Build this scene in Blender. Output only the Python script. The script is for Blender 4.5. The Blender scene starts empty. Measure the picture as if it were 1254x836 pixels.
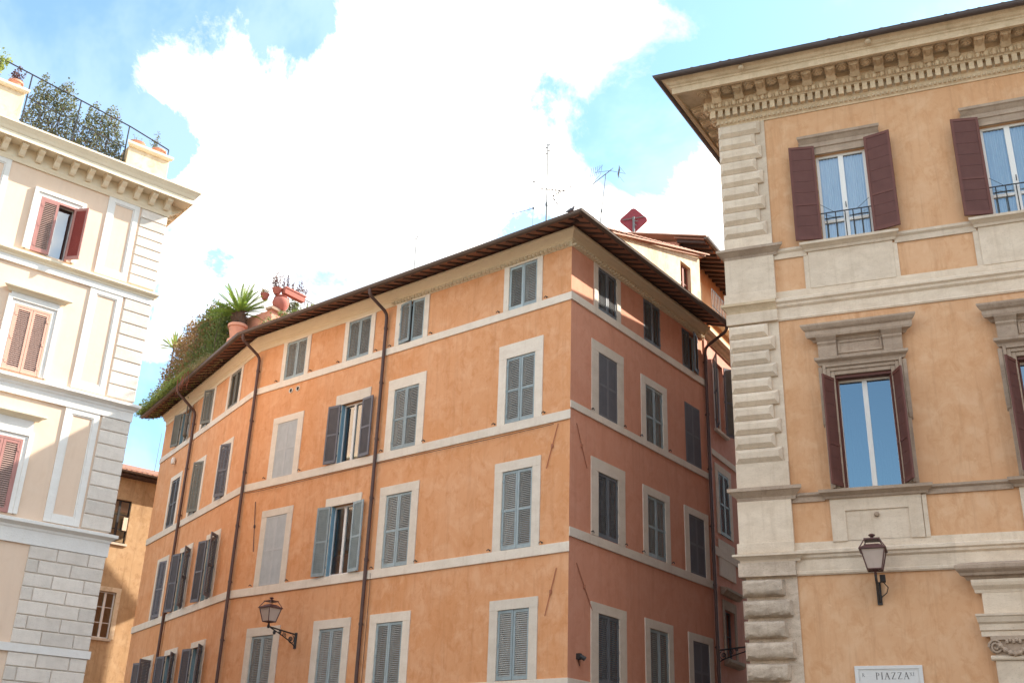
import bpy, bmesh, math, random
from mathutils import Vector, Matrix
import numpy as np
R = math.radians
random.seed(7)
sc = bpy.context.scene
COL = sc.collection

# ------------------------------------------------------------------ camera
PITCH, ROLL, FPX, PW, PH = R(23.499), R(1.945), 1328.493, 1254.0, 836.0
CAM = Vector((0, 0, 1.65))
_f = Vector((0, math.cos(PITCH), math.sin(PITCH)))
_u0 = Vector((0, -math.sin(PITCH), math.cos(PITCH)))
_r0 = Vector((1, 0, 0))
_r = math.cos(ROLL) * _r0 + math.sin(ROLL) * _u0
_u = -math.sin(ROLL) * _r0 + math.cos(ROLL) * _u0
cam = bpy.data.cameras.new('camera')
cam.sensor_width = 36.0
cam.lens = 36.0 * FPX / PW
cam.clip_end = 3000
camo = bpy.data.objects.new('camera', cam)
COL.objects.link(camo)
m = Matrix((_r, _u, -_f)).transposed().to_4x4()
m.translation = CAM
camo.matrix_world = m
sc.camera = camo
sc.cycles.max_bounces = 6
sc.cycles.diffuse_bounces = 4
sc.cycles.glossy_bounces = 3
sc.cycles.transparent_max_bounces = 8
sc.cycles.caustics_reflective = False
sc.cycles.caustics_refractive = False
sc.render.resolution_x, sc.render.resolution_y = 1024, 682

def ray(x, y):
    return _f + (x - PW / 2) / FPX * _r - (y - PH / 2) / FPX * _u

# ------------------------------------------------------------------ light
SUN_AZ, SUN_EL = R(17.0), R(36.2)
SUN = Vector((math.cos(SUN_EL) * math.cos(SUN_AZ), math.cos(SUN_EL) * math.sin(SUN_AZ), math.sin(SUN_EL)))
sl = bpy.data.lights.new('sun', 'SUN')
sl.energy = 4.0
sl.angle = R(0.53)
sl.color = (1.0, 0.93, 0.82)
so = bpy.data.objects.new('sun', sl)
COL.objects.link(so)
so.rotation_euler = SUN.to_track_quat('Z', 'Y').to_euler()
so.location = SUN * 80
vs = sc.view_settings
vs.view_transform = 'Standard'
vs.look = 'None'
vs.gamma = 1.0
vs.use_curve_mapping = False
vs.exposure = 1.55

# world: physical sky with a field of cumulus mixed in by direction
w = bpy.data.worlds.new('World')
sc.world = w
w.use_nodes = True
nt = w.node_tree
N, LK = nt.nodes, nt.links
N.clear()
wo = N.new('ShaderNodeOutputWorld')
bg = N.new('ShaderNodeBackground')
bg.inputs['Strength'].default_value = 0.15
LK.new(bg.outputs[0], wo.inputs[0])
sky = N.new('ShaderNodeTexSky')
sky.sky_type = 'NISHITA'
sky.sun_disc = False
sky.sun_elevation = SUN_EL
sky.sun_rotation = R(90) - SUN_AZ
sky.altitude = 30
sky.air_density = 1.0
sky.dust_density = 1.6
sky.ozone_density = 1.6
geo = N.new('ShaderNodeTexCoord')
DIR = geo.outputs['Generated']

def wmath(op, a, b=None, c=None, clamp=False):
    n = N.new('ShaderNodeMath')
    n.operation = op
    n.use_clamp = clamp
    for i, v in enumerate((a, b, c)):
        if v is None:
            continue
        if isinstance(v, (int, float)):
            n.inputs[i].default_value = v
        else:
            LK.new(v, n.inputs[i])
    return n.outputs[0]

def wnoise(scale, detail, rough, dist=0.0, vec=None):
    n = N.new('ShaderNodeTexNoise')
    n.inputs['Scale'].default_value = scale
    n.inputs['Detail'].default_value = detail
    n.inputs['Roughness'].default_value = rough
    n.inputs['Distortion'].default_value = dist
    LK.new(vec or DIR, n.inputs['Vector'])
    return n.outputs['Fac']

def wsmooth(v, a, b):
    n = N.new('ShaderNodeMapRange')
    n.interpolation_type = 'SMOOTHSTEP'
    n.inputs['From Min'].default_value = a
    n.inputs['From Max'].default_value = b
    LK.new(v, n.inputs['Value'])
    return n.outputs['Result']

def cone(px, py, rpx):
    d = ray(px, py).normalized()
    n = N.new('ShaderNodeVectorMath')
    n.operation = 'DISTANCE'
    LK.new(DIR, n.inputs[0])
    n.inputs[1].default_value = d
    # 1 at the centre, 0 at the rim, negative outside
    return wmath('MULTIPLY_ADD', n.outputs['Value'], -FPX / rpx * 0.95, 1.0)

# cumulus masses (centre direction, angular radius)
blobs = [(215, 95, 60), (300, 125, 110), (440, 95, 140), (575, 55, 160), (720, 45, 95), (600, 180, 150), (440, 240, 160),
         (290, 260, 110), (230, 340, 75), (660, 230, 95), (560, 300, 140), (740, 305, 105), (850, 300, 85), (872, 218, 60), (330, 370, 130), (195, 430, 45)]
dens = None
for b in blobs:
    c = cone(*b)
    dens = c if dens is None else wmath('MAXIMUM', dens, c)
dens = wmath('MINIMUM', dens, 1.0)
# gaps of blue in the mass
for b in [(785, 155, 110), (195, 170, 50), (380, 8, 60), (190, 470, 60)]:
    dens = wmath('MULTIPLY_ADD', wmath('MAXIMUM', cone(*b), 0.0), -1.5, dens)
n_big = wnoise(6.0, 8.0, 0.68, 0.35)
edge = wmath('MULTIPLY', wmath('SUBTRACT', n_big, 0.5), 5.0)
a_in = wsmooth(wmath('ADD', dens, edge), -0.15, 0.85)
far = wnoise(2.4, 5.0, 0.6, 0.3)
a_far = wsmooth(far, 0.47, 0.62)
view = wsmooth(cone(627, 300, 980), 0.02, 0.30)
a_far = wmath('MULTIPLY', a_far, wmath('SUBTRACT', 1.0, view))
alpha = wmath('MAXIMUM', wmath('MAXIMUM', a_in, a_far), 0.10, clamp=True)
body = wsmooth(wnoise(4.5, 6.0, 0.6, 0.2), 0.40, 0.56)
cl = N.new('ShaderNodeMixRGB')
cl.inputs[1].default_value = (2.75, 2.8, 2.9, 1)
cl.inputs[2].default_value = (8.0, 7.5, 6.9, 1)
LK.new(body, cl.inputs[0])
tint = N.new('ShaderNodeMixRGB')
tint.blend_type = 'MULTIPLY'
tint.inputs[0].default_value = 1.0
tint.inputs[2].default_value = (.66, .92, .95, 1)
LK.new(sky.outputs[0], tint.inputs[1])
mx = N.new('ShaderNodeMixRGB')
LK.new(alpha, mx.inputs[0])
LK.new(tint.outputs[0], mx.inputs[1])
LK.new(cl.outputs[0], mx.inputs[2])
LK.new(mx.outputs[0], bg.inputs['Color'])

# ------------------------------------------------------------------ mesh helpers
class MB:
    def __init__(s):
        s.v, s.f = [], []

    def add(s, vs, fs):
        k = len(s.v)
        s.v += [tuple(p) for p in vs]
        s.f += [tuple(i + k for i in f) for f in fs]
        return s

    def quad(s, a, b, c, d):
        return s.add((a, b, c, d), [(0, 1, 2, 3)])

    def poly(s, *p):
        return s.add(p, [tuple(range(len(p)))])

    def box(s, x0, x1, y0, y1, z0, z1):
        return s.add([(x0, y0, z0), (x1, y0, z0), (x1, y1, z0), (x0, y1, z0), (x0, y0, z1), (x1, y0, z1), (x1, y1, z1), (x0, y1, z1)],
                     [(0, 1, 5, 4), (1, 2, 6, 5), (2, 3, 7, 6), (3, 0, 4, 7), (4, 5, 6, 7), (3, 2, 1, 0)])

    def cham(s, x0, x1, z0, z1, yb, yf, c, cz=None):
        cz = c if cz is None else cz
        a = [(x0, yb, z0), (x1, yb, z0), (x1, yb, z1), (x0, yb, z1)]
        ym = yf + min(c, (yb - yf) * .9)
        b = [(x0, ym, z0), (x1, ym, z0), (x1, ym, z1), (x0, ym, z1)]
        d = [(x0 + c, yf, z0 + cz), (x1 - c, yf, z0 + cz), (x1 - c, yf, z1 - cz), (x0 + c, yf, z1 - cz)]
        fs = [(8, 9, 10, 11)]
        for i in range(4):
            j = (i + 1) % 4
            fs += [(i, j, j + 4, i + 4), (i + 4, j + 4, j + 8, i + 8)]
        return s.add(a + b + d, fs)

    def ext(s, prof, x0, x1, m0=0.0, m1=0.0):
        """closed profile of (off, z), off is the distance out of the wall; ends mitred by m*off"""
        n = len(prof)
        vs = [(x0 - m0 * o, -o, z) for o, z in prof] + [(x1 + m1 * o, -o, z) for o, z in prof]
        fs = [(i, (i + 1) % n, (i + 1) % n + n, i + n) for i in range(n)]
        fs += [tuple(range(n))[::-1], tuple(range(n, 2 * n))]
        return s.add(vs, fs)

    def tube(s, path, r, n=8, cap=True):
        P = [Vector(p) for p in path]
        rings = []
        up = Vector((0, 0, 1))
        rr = r if isinstance(r, (list, tuple)) else [r] * len(P)
        prev = None
        for i, p in enumerate(P):
            t = (P[min(i + 1, len(P) - 1)] - P[max(i - 1, 0)])
            t = t.normalized() if t.length > 1e-9 else Vector((0, 0, 1))
            a = prev if prev is not None else (up if abs(t.z) < .9 else Vector((1, 0, 0)))
            x = (a - t * a.dot(t))
            x = x.normalized() if x.length > 1e-6 else t.orthogonal().normalized()
            prev = x
            y = t.cross(x)
            rings.append([p + rr[i] * (math.cos(2 * math.pi * k / n) * x + math.sin(2 * math.pi * k / n) * y) for k in range(n)])
        vs = [q for ring in rings for q in ring]
        fs = []
        for i in range(len(P) - 1):
            for k in range(n):
                fs.append((i * n + k, i * n + (k + 1) % n, (i + 1) * n + (k + 1) % n, (i + 1) * n + k))
        if cap:
            fs += [tuple(range(n))[::-1], tuple((len(P) - 1) * n + k for k in range(n))]
        return s.add(vs, fs)

    def lathe(s, prof, n=16, c=(0, 0, 0), axis='z', cap=True):
        vs, fs = [], []
        for r_, h in prof:
            for k in range(n):
                a = 2 * math.pi * k / n
                if axis == 'z':
                    vs.append((c[0] + r_ * math.cos(a), c[1] + r_ * math.sin(a), c[2] + h))
                else:   # axis y, h towards -y (out of the wall)
                    vs.append((c[0] + r_ * math.cos(a), c[1] - h, c[2] + r_ * math.sin(a)))
        m_ = len(prof)
        for i in range(m_ - 1):
            for k in range(n):
                fs.append((i * n + k, i * n + (k + 1) % n, (i + 1) * n + (k + 1) % n, (i + 1) * n + k))
        if cap:
            fs += [tuple(range(n))[::-1], tuple((m_ - 1) * n + k for k in range(n))]
        return s.add(vs, fs)

    def merge(s, o, M=None):
        return s.add([M @ Vector(p) for p in o.v] if M else o.v, o.f)

    def mesh(s, name, mat, smooth=False, recalc=True, bev=0.0):
        me = bpy.data.meshes.new(name)
        me.from_pydata(s.v, [], s.f)
        if recalc or bev:
            bm = bmesh.new()
            bm.from_mesh(me)
            bmesh.ops.recalc_face_normals(bm, faces=bm.faces)
            if bev:
                bmesh.ops.bevel(bm, geom=[e for e in bm.edges if len(e.link_faces) == 2 and e.calc_face_angle(0) > .5],
                                offset=bev, segments=1, affect='EDGES', profile=.7)
            bm.to_mesh(me)
            bm.free()
        me.materials.append(mat)
        if smooth:
            me.polygons.foreach_set('use_smooth', [True] * len(me.polygons))
            try:
                me.set_sharp_from_angle(angle=R(38))
            except Exception:
                pass
        me.update()
        return me

class Fr:
    """facade frame: X to the viewer's right along the wall, Y into the wall, Z up"""
    def __init__(s, o, az):
        s.o, s.az, s.a = Vector((o[0], o[1], 0)), az, R(az)
        s.x = Vector((math.cos(s.a), math.sin(s.a), 0))
        s.y = Vector((-math.sin(s.a), math.cos(s.a), 0))

    def p(s, u, y=0.0, z=0.0):
        return s.o + s.x * u + s.y * y + Vector((0, 0, z))

    def px(s, X, Y, off=0.0):
        d = ray(X, Y)
        t = ((s.o - s.y * off) - CAM).dot(s.y) / d.dot(s.y)
        q = CAM + d * t
        return (q - s.o).dot(s.x), q.z

def thing(name, label, cat, loc=(0, 0, 0), rz=0.0, group=None):
    o = bpy.data.objects.new(name, None)
    o.empty_display_size = .2
    COL.objects.link(o)
    o.location = loc
    o.rotation_euler = (0, 0, rz)
    tag(o, label, cat, group)
    return o

def tag(o, label, cat, group=None):
    o['label'] = label
    o['category'] = cat
    if group:
        o['group'] = group
    return o

def place(me, name, parent=None, F=None, u=0.0, y=0.0, z=0.0, rot=0.0, kind=None, loc=None):
    """link a mesh as one object; with a frame it stands in that frame, its parent being an unrotated Empty"""
    if isinstance(me, tuple):
        mb, mt = me[0], me[1]
        me = mb.mesh(name, mt, *me[2:])
    o = bpy.data.objects.new(name, me)
    COL.objects.link(o)
    L = parent.location if parent else Vector((0, 0, 0))
    if F is not None:
        o.location = F.p(u, y, z) - L
        o.rotation_euler = (0, 0, F.a + rot)
    elif loc is not None:
        o.location = loc
        o.rotation_euler = (0, 0, rot)
    else:
        o.location = -L          # mesh already in world coordinates
    if parent:
        o.parent = parent
    if kind:
        o['kind'] = kind
    return o

def sub(me, name, parent, loc=(0, 0, 0), rz=0.0, kind=None):
    """child in its parent's own coordinates"""
    if isinstance(me, tuple):
        me = me[0].mesh(name, me[1], *me[2:])
    o = bpy.data.objects.new(name, me)
    COL.objects.link(o)
    o.parent = parent
    o.location = loc
    o.rotation_euler = (0, 0, rz)
    if kind:
        o['kind'] = kind
    return o

# ------------------------------------------------------------------ materials
def newmat(name):
    m_ = bpy.data.materials.new(name)
    m_.use_nodes = True
    t = m_.node_tree
    b = t.nodes['Principled BSDF']
    b.inputs['Specular IOR Level'].default_value = .3
    return m_, t, b

def mnoise(t, vec, scale, detail=5, rough=.6, dist=0.0):
    n = t.nodes.new('ShaderNodeTexNoise')
    n.inputs['Scale'].default_value = scale
    n.inputs['Detail'].default_value = detail
    n.inputs['Roughness'].default_value = rough
    n.inputs['Distortion'].default_value = dist
    t.links.new(vec, n.inputs['Vector'])
    return n.outputs['Fac']

def mramp(t, v, a, b, lo=0.0, hi=1.0):
    n = t.nodes.new('ShaderNodeMapRange')
    n.inputs['From Min'].default_value = a
    n.inputs['From Max'].default_value = b
    n.inputs['To Min'].default_value = lo
    n.inputs['To Max'].default_value = hi
    t.links.new(v, n.inputs['Value'])
    return n.outputs['Result']

def mmix(t, f, c1, c2, mode='MIX'):
    n = t.nodes.new('ShaderNodeMixRGB')
    n.blend_type = mode
    for i, v in ((0, f), (1, c1), (2, c2)):
        if isinstance(v, (int, float)):
            n.inputs[i].default_value = v
        elif isinstance(v, tuple):
            n.inputs[i].default_value = v + (1,) if len(v) == 3 else v
        else:
            t.links.new(v, n.inputs[i])
    return n.outputs[0]

def mapped(t, sx, sy, sz, off=(0, 0, 0)):
    tc = t.nodes.new('ShaderNodeTexCoord')
    mp = t.nodes.new('ShaderNodeMapping')
    mp.inputs['Scale'].default_value = (sx, sy, sz)
    mp.inputs['Location'].default_value = off
    t.links.new(tc.outputs['Object'], mp.inputs['Vector'])
    return mp.outputs[0]

def bump(t, b, h, strength, dist):
    n = t.nodes.new('ShaderNodeBump')
    n.inputs['Strength'].default_value = strength
    n.inputs['Distance'].default_value = dist
    t.links.new(h, n.inputs['Height'])
    t.links.new(n.outputs[0], b.inputs['Normal'])

def randval(t, amt):
    oi = t.nodes.new('ShaderNodeObjectInfo')
    return mramp(t, oi.outputs['Random'], 0, 1, 1 - amt, 1 + amt)

def stucco(name, base, light, dark, streak=.25, amt=1.0, seed=0.0):
    m_, t, b = newmat(name)
    v = mapped(t, 1, 1, 1, (seed, seed * .7, 0))
    big = mramp(t, mnoise(t, v, .45, 4, .62, .8), .38, .62, 0, .8 * amt)
    mid = mramp(t, mnoise(t, v, 1.8, 6, .7, .7), .47, .64, 0, .75 * amt)
    small = mramp(t, mnoise(t, mapped(t, 1, 1, .75, (seed + 5, 1, 2)), 3.6, 6, .74, .6), .50, .68, 0, .7 * amt)
    c = mmix(t, big, base, tuple(.5 * x + .5 * y for x, y in zip(base, light)))
    c = mmix(t, mid, c, light)
    c = mmix(t, small, c, dark)
    sv = mapped(t, 2.2, 2.2, .16, (seed, 0, 3))
    st = mramp(t, mnoise(t, sv, 1.6, 5, .75, .3), .50, .70, 0, streak)
    c = mmix(t, st, c, tuple(x * .82 for x in dark))
    # pale scuffs and repairs
    sp = mramp(t, mnoise(t, mapped(t, 1, 1, .6, (9 + seed, 2, 1)), 3.3, 6, .78, 1.2), .655, .71, 0, .4 * amt)
    c = mmix(t, sp, c, tuple(min(1, x * 1.22 + .04) for x in light))
    t.links.new(c, b.inputs['Base Color'])
    b.inputs['Roughness'].default_value = .93
    bump(t, b, mnoise(t, v, 7, 4, .6), .22, .012)
    return m_

def stone(name, col, dark, amt=1.0, pits=0.5, vary=.05, sc_=1.0, streak=.2):
    m_, t, b = newmat(name)
    v = mapped(t, 1, 1, 1.8)
    oi = t.nodes.new('ShaderNodeObjectInfo')
    va = t.nodes.new('ShaderNodeVectorMath')
    va.operation = 'MULTIPLY_ADD'
    t.links.new(oi.outputs['Random'], va.inputs[0])
    va.inputs[1].default_value = (17, 31, 23)
    t.links.new(v, va.inputs[2])
    v = va.outputs[0]
    big = mramp(t, mnoise(t, v, 1.7 * sc_, 4, .65, .5), .38, .72, 0, .75 * amt)
    fine = mramp(t, mnoise(t, v, 16 * sc_, 4, .72), .55, .78, 0, .55 * amt)
    c = mmix(t, big, col, tuple(.5 * a + .5 * d for a, d in zip(col, dark)))
    c = mmix(t, fine, c, dark)
    pit = mramp(t, mnoise(t, v, 34 * sc_, 3, .5), .66, .72, 0, pits)
    c = mmix(t, pit, c, tuple(x * .45 for x in dark))
    st = mramp(t, mnoise(t, mapped(t, 3, 3, .22), 2.0, 4, .7, .3), .52, .8, 0, streak)
    c = mmix(t, st, c, dark)
    c = mmix(t, 1.0, c, randval(t, vary), 'MULTIPLY')
    t.links.new(c, b.inputs['Base Color'])
    b.inputs['Roughness'].default_value = .88
    h = mmix(t, .45, mnoise(t, v, 14 * sc_, 3, .7), pit)
    bump(t, b, h, .5, .02)
    return m_

def paint(name, col, rough=.55, wear=.3, vary=.06, dark=None, metal=0.0):
    m_, t, b = newmat(name)
    dark = dark or tuple(x * .62 for x in col)
    v = mapped(t, 1, 1, .35)
    f = mramp(t, mnoise(t, v, 9, 3, .7), .45, .8, 0, wear)
    c = mmix(t, f, col, dark)
    f2 = mramp(t, mnoise(t, mapped(t, 1, 1, 1), 3.2, 2, .6), .4, .75, 0, wear)
    c = mmix(t, f2, c, tuple(min(1, x * 1.25 + .012) for x in col))
    c = mmix(t, 1.0, c, randval(t, vary), 'MULTIPLY')
    t.links.new(c, b.inputs['Base Color'])
    b.inputs['Roughness'].default_value = rough
    b.inputs['Metallic'].default_value = metal
    return m_

def glass(name, refl, tint=(.9, .95, .97)):
    m_, t, b = newmat(name)
    t.nodes.remove(b)
    out = [n for n in t.nodes if n.type == 'OUTPUT_MATERIAL'][0]
    g = t.nodes.new('ShaderNodeBsdfGlossy')
    g.inputs['Roughness'].default_value = .012
    g.inputs['Color'].default_value = (.93, .96, .98, 1)
    tr = t.nodes.new('ShaderNodeBsdfTransparent')
    tr.inputs['Color'].default_value = tint + (1,)
    fr = t.nodes.new('ShaderNodeFresnel')
    fr.inputs['IOR'].default_value = 1.5
    ad = t.nodes.new('ShaderNodeMath')
    ad.operation = 'ADD'
    ad.use_clamp = True
    ad.inputs[1].default_value = refl
    t.links.new(fr.outputs[0], ad.inputs[0])
    tc = t.nodes.new('ShaderNodeTexCoord')
    nb = t.nodes.new('ShaderNodeBump')
    nb.inputs['Strength'].default_value = .05
    nb.inputs['Distance'].default_value = .01
    nn = mnoise(t, tc.outputs['Object'], 1.7, 2, .5)
    t.links.new(nn, nb.inputs['Height'])
    t.links.new(nb.outputs[0], g.inputs['Normal'])
    mxs = t.nodes.new('ShaderNodeMixShader')
    t.links.new(ad.outputs[0], mxs.inputs[0])
    t.links.new(tr.outputs[0], mxs.inputs[1])
    t.links.new(g.outputs[0], mxs.inputs[2])
    t.links.new(mxs.outputs[0], out.inputs['Surface'])
    return m_

def leafmat(name, c1, c2, c3):
    m_, t, b = newmat(name)
    g = t.nodes.new('ShaderNodeNewGeometry')
    r1 = g.outputs['Random Per Island']
    v = mapped(t, 1, 1, 1)
    f = mramp(t, mnoise(t, v, 2.2, 4, .6), .35, .68)
    c = mmix(t, r1, c1, c2)
    c = mmix(t, f, c, c3)
    t.links.new(c, b.inputs['Base Color'])
    b.inputs['Roughness'].default_value = .55
    tl = t.nodes.new('ShaderNodeBsdfTranslucent')
    t.links.new(c, tl.inputs['Color'])
    out = [n for n in t.nodes if n.type == 'OUTPUT_MATERIAL'][0]
    mxs = t.nodes.new('ShaderNodeMixShader')
    mxs.inputs[0].default_value = .42
    t.links.new(b.outputs[0], mxs.inputs[1])
    t.links.new(tl.outputs[0], mxs.inputs[2])
    t.links.new(mxs.outputs[0], out.inputs['Surface'])
    return m_

def cobble(name):
    m_, t, b = newmat(name)
    v = mapped(t, 1, 1, 1)
    vo = t.nodes.new('ShaderNodeTexVoronoi')
    vo.inputs['Scale'].default_value = 8.5
    vo.feature = 'DISTANCE_TO_EDGE'
    t.links.new(v, vo.inputs['Vector'])
    j = mramp(t, vo.outputs['Distance'], .02, .09)
    c = mmix(t, mnoise(t, v, 1.3, 5, .6), (.16, .15, .14), (.27, .255, .235))
    c = mmix(t, j, (.07, .065, .06), c)
    t.links.new(c, b.inputs['Base Color'])
    b.inputs['Roughness'].default_value = .75
    bump(t, b, j, .6, .02)
    return m_

M = dict(
    orange=stucco('orange_stucco', (.67, .312, .14), (.74, .405, .228), (.59, .245, .092), .38, seed=1),
    orange_lane=stucco('lane_light_orange_stucco', (.66, .295, .185), (.71, .35, .235), (.59, .245, .145), .35, .8, seed=4),  # orange stucco with the lane's cool light tinted into its colour
    pink=stucco('pink_stucco', (.60, .28, .20), (.66, .34, .26), (.5, .2, .13), .3, .8, seed=8),
    cream_gable=stucco('cream_gable_stucco', (.66, .50, .33), (.74, .60, .43), (.5, .33, .19), .4, 1, seed=3),
    tan=stucco('tan_stucco', (.61, .34, .178), (.67, .42, .25), (.54, .275, .125), .5, 1.0, seed=12),
    cream=stucco('cream_stucco', (.74, .55, .41), (.76, .585, .45), (.69, .50, .365), .2, .6, seed=20),
    ochre=stucco('ochre_stucco', (.46, .285, .145), (.53, .355, .205), (.35, .20, .10), .7, 1.2, seed=31),
    trim=stone('travertine_trim', (.75, .655, .545), (.54, .43, .33), 1.0, .25, .07, 1.0, .4),
    cornice_b=stone('painted_cornice', (.74, .61, .43), (.58, .44, .29), .7, .1, .03),
    dstone=stone('palazzo_travertine', (.68, .56, .43), (.43, .32, .22), 1.2, .6, .10, 1.2, .45),
    dstone_old=stone('weathered_travertine', (.43, .325, .24), (.20, .135, .095), 1.2, .7, .08, 1.2, .5),
    dstone_rough=stone('rough_travertine', (.60, .485, .375), (.23, .16, .11), 1.5, 1.0, .12, 1.4, .5),
    dcorn=stone('carved_cornice_stone', (.66, .51, .34), (.36, .245, .135), 1.3, .5, .09, 1.3, .4),
    white=stone('white_trim', (.78, .74, .69), (.58, .53, .47), .8, .12, .04),
    astone=stone('grey_travertine_block', (.71, .63, .55), (.48, .41, .345), 1.1, .8, .12, 1.6),
    acorn=stone('cream_cornice', (.78, .67, .50), (.6, .48, .33), .6, .1, .02),
    blue=paint('grey_blue_shutter_paint', (.32, .375, .385), .6, .5, .2),
    blue_dark=paint('dark_grey_shutter_paint', (.15, .16, .175), .6, .4, .15),
    slat=paint('weathered_slat_paint', (.31, .30, .275), .65, .5, .2),
    slat_dark=paint('dark_slat_paint', (.16, .16, .165), .65, .45, .15),
    grey_leaf=paint('grey_shutter_back_paint', (.155, .15, .165), .6, .35, .1),
    olive=paint('olive_grey_shutter_paint', (.19, .18, .15), .65, .4, .12),
    faux=paint('painted_blind_window', (.42, .43, .43), .85, .35, .03),
    faux_line=paint('painted_blind_rail', (.47, .475, .475), .85, .3, .03),
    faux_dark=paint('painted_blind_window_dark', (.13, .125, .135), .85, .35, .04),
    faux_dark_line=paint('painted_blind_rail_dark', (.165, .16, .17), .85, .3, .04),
    maroon=paint('maroon_shutter_paint', (.125, .042, .030), .5, .3, .08),
    maroon_board=paint('maroon_board_paint', (.11, .038, .028), .55, .35, .08),
    rose=paint('rose_shutter_paint', (.40, .185, .16), .55, .25, .05),
    rose_pale=paint('pale_rose_shutter_paint', (.62, .36, .27), .6, .25, .04),
    rose_slat=paint('rose_slat_paint', (.38, .25, .21), .6, .25, .04),
    red_leaf=paint('red_shutter_paint', (.27, .055, .05), .5, .25, .04),
    wframe=paint('white_window_paint', (.74, .72, .68), .45, .15, .02),
    wblue=paint('blue_window_jamb_paint', (.2, .34, .43), .5, .3, .04),
    gutter=paint('brown_gutter_metal', (.105, .068, .05), .45, .35, .03),
    pipe=paint('brown_downpipe_metal', (.10, .055, .045), .45, .4, .03),
    dgutter=paint('dark_gutter_metal', (.085, .062, .055), .45, .3, .03),
    rafter=paint('old_rafter_wood', (.075, .042, .032), .8, .5, .2),
    planelle=paint('terracotta_soffit', (.27, .12, .075), .85, .5, .1),
    tile_old=paint('lichened_roof_tile', (.20, .14, .11), .9, .6, .25),
    tile=paint('terracotta_roof_tile', (.40, .21, .14), .85, .6, .2),
    tie=paint('rusty_tie_bar', (.40, .16, .09), .75, .5, .05),
    iron=paint('black_iron', (.035, .032, .032), .5, .3, .05),
    rust=paint('rusty_iron', (.27, .09, .055), .7, .5, .05),
    lampm=paint('lantern_maroon_metal', (.11, .05, .045), .45, .35, .03),
    lampg=paint('frosted_lantern_glass', (.50, .40, .34), .25, .25, .02),
    terracotta=paint('terracotta_pot', (.60, .29, .20), .8, .35, .06),
    terracotta_dk=paint('dark_terracotta_pot', (.36, .12, .09), .8, .4, .06),
    soil=paint('potting_soil', (.06, .04, .03), .95, .3, .02),
    bark=paint('palm_trunk_fibre', (.115, .07, .05), .95, .6, .05),
    lane=stucco('low_bounce_lane_stucco', (.33, .225, .17), (.39, .28, .22), (.24, .155, .115), .6, 1.2, seed=40),  # unseen lane wall, coloured dark to cut bounce onto the orange side
    dish=paint('maroon_satellite_dish', (.24, .035, .045), .5, .15, .01),
    alu=paint('grey_mast', (.15, .165, .165), .5, .3, .03),
    pigeon=paint('pigeon_feathers', (.12, .12, .135), .7, .5, .0),
    marble=stone('plaque_marble', (.66, .645, .62), (.5, .47, .44), .7, .1, .0),
    letter=paint('carved_letter_paint', (.13, .12, .115), .8, .3, .0),
    curtain=paint('pale_curtain_cloth', (.88, .89, .86), .9, .1, .0),
    dark=paint('dark_interior', (.03, .028, .027), .9, .2, .0),
    roomy=paint('interior_plaster', (.2, .18, .16), .9, .2, .0),
    ground=cobble('cobblestones'),
    glass=glass('window_glass', .12),
    glass_mid=glass('curtained_window_glass', .26),
    glass_hi=glass('mirror_like_window_glass', .22, (.4, .5, .55)),
)
LEAF = dict(
    ivy_red=leafmat('red_brown_ivy_leaves', (.26, .125, .06), (.22, .17, .06), (.30, .17, .075)),
    ivy_green=leafmat('green_ivy_leaves', (.145, .18, .045), (.22, .24, .075), (.10, .14, .04)),
    grass=leafmat('light_green_grass', (.28, .33, .07), (.38, .40, .13), (.21, .27, .06)),
    palm=leafmat('palm_leaf', (.18, .27, .04), (.27, .36, .06), (.13, .20, .035)),
    olive=leafmat('grey_olive_leaves', (.17, .18, .08), (.26, .25, .12), (.11, .125, .075)),
    purple=leafmat('purple_dry_leaves', (.16, .07, .085), (.21, .12, .09), (.10, .07, .07)),
    dry=leafmat('dry_grass', (.46, .36, .18), (.55, .46, .27), (.36, .29, .13)),
)

# ------------------------------------------------------------------ the frames of the place
FBF = Fr((1.65377, 27.95112), -39.23)                    # orange building, front right of the bend (u <= 0)
FBR = Fr((1.65377, 27.95112), 52.55)                     # its side on the lane
_b = FBF.p(-14.0)
FBL = Fr((_b.x, _b.y), -56.38)                           # front left of the bend
_c = FBR.p(8.15)
FC = Fr((_c.x, _c.y), 59.0)                              # pink house further up the lane
DS = .9881                                               # size of the palazzo against first measurement
FD = Fr((5.51388 * DS, 24.58937 * DS), -22.18)                     # tan palazzo
FDL = Fr((5.51388 * DS, 24.58937 * DS), 57.9 - 180)              # its lane side (u <= 0 runs away from the corner)
FA = Fr((-10.32239, 28.02972), 39.81)                    # cream building
_e = CAM + ray(170, 573) * (52 / math.hypot(ray(170, 573).x, ray(170, 573).y))
FE = Fr((_e.x, _e.y), 39.8)                              # ochre house far behind

# ground
g = MB()
g.quad((-400, -400, 0), (400, -400, 0), (400, 400, 0), (-400, 400, 0))
go = place((g, M['ground'], False, False), 'ground')
go['kind'] = 'structure'
go['label'] = 'grey cobbled paving of the square'

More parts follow.
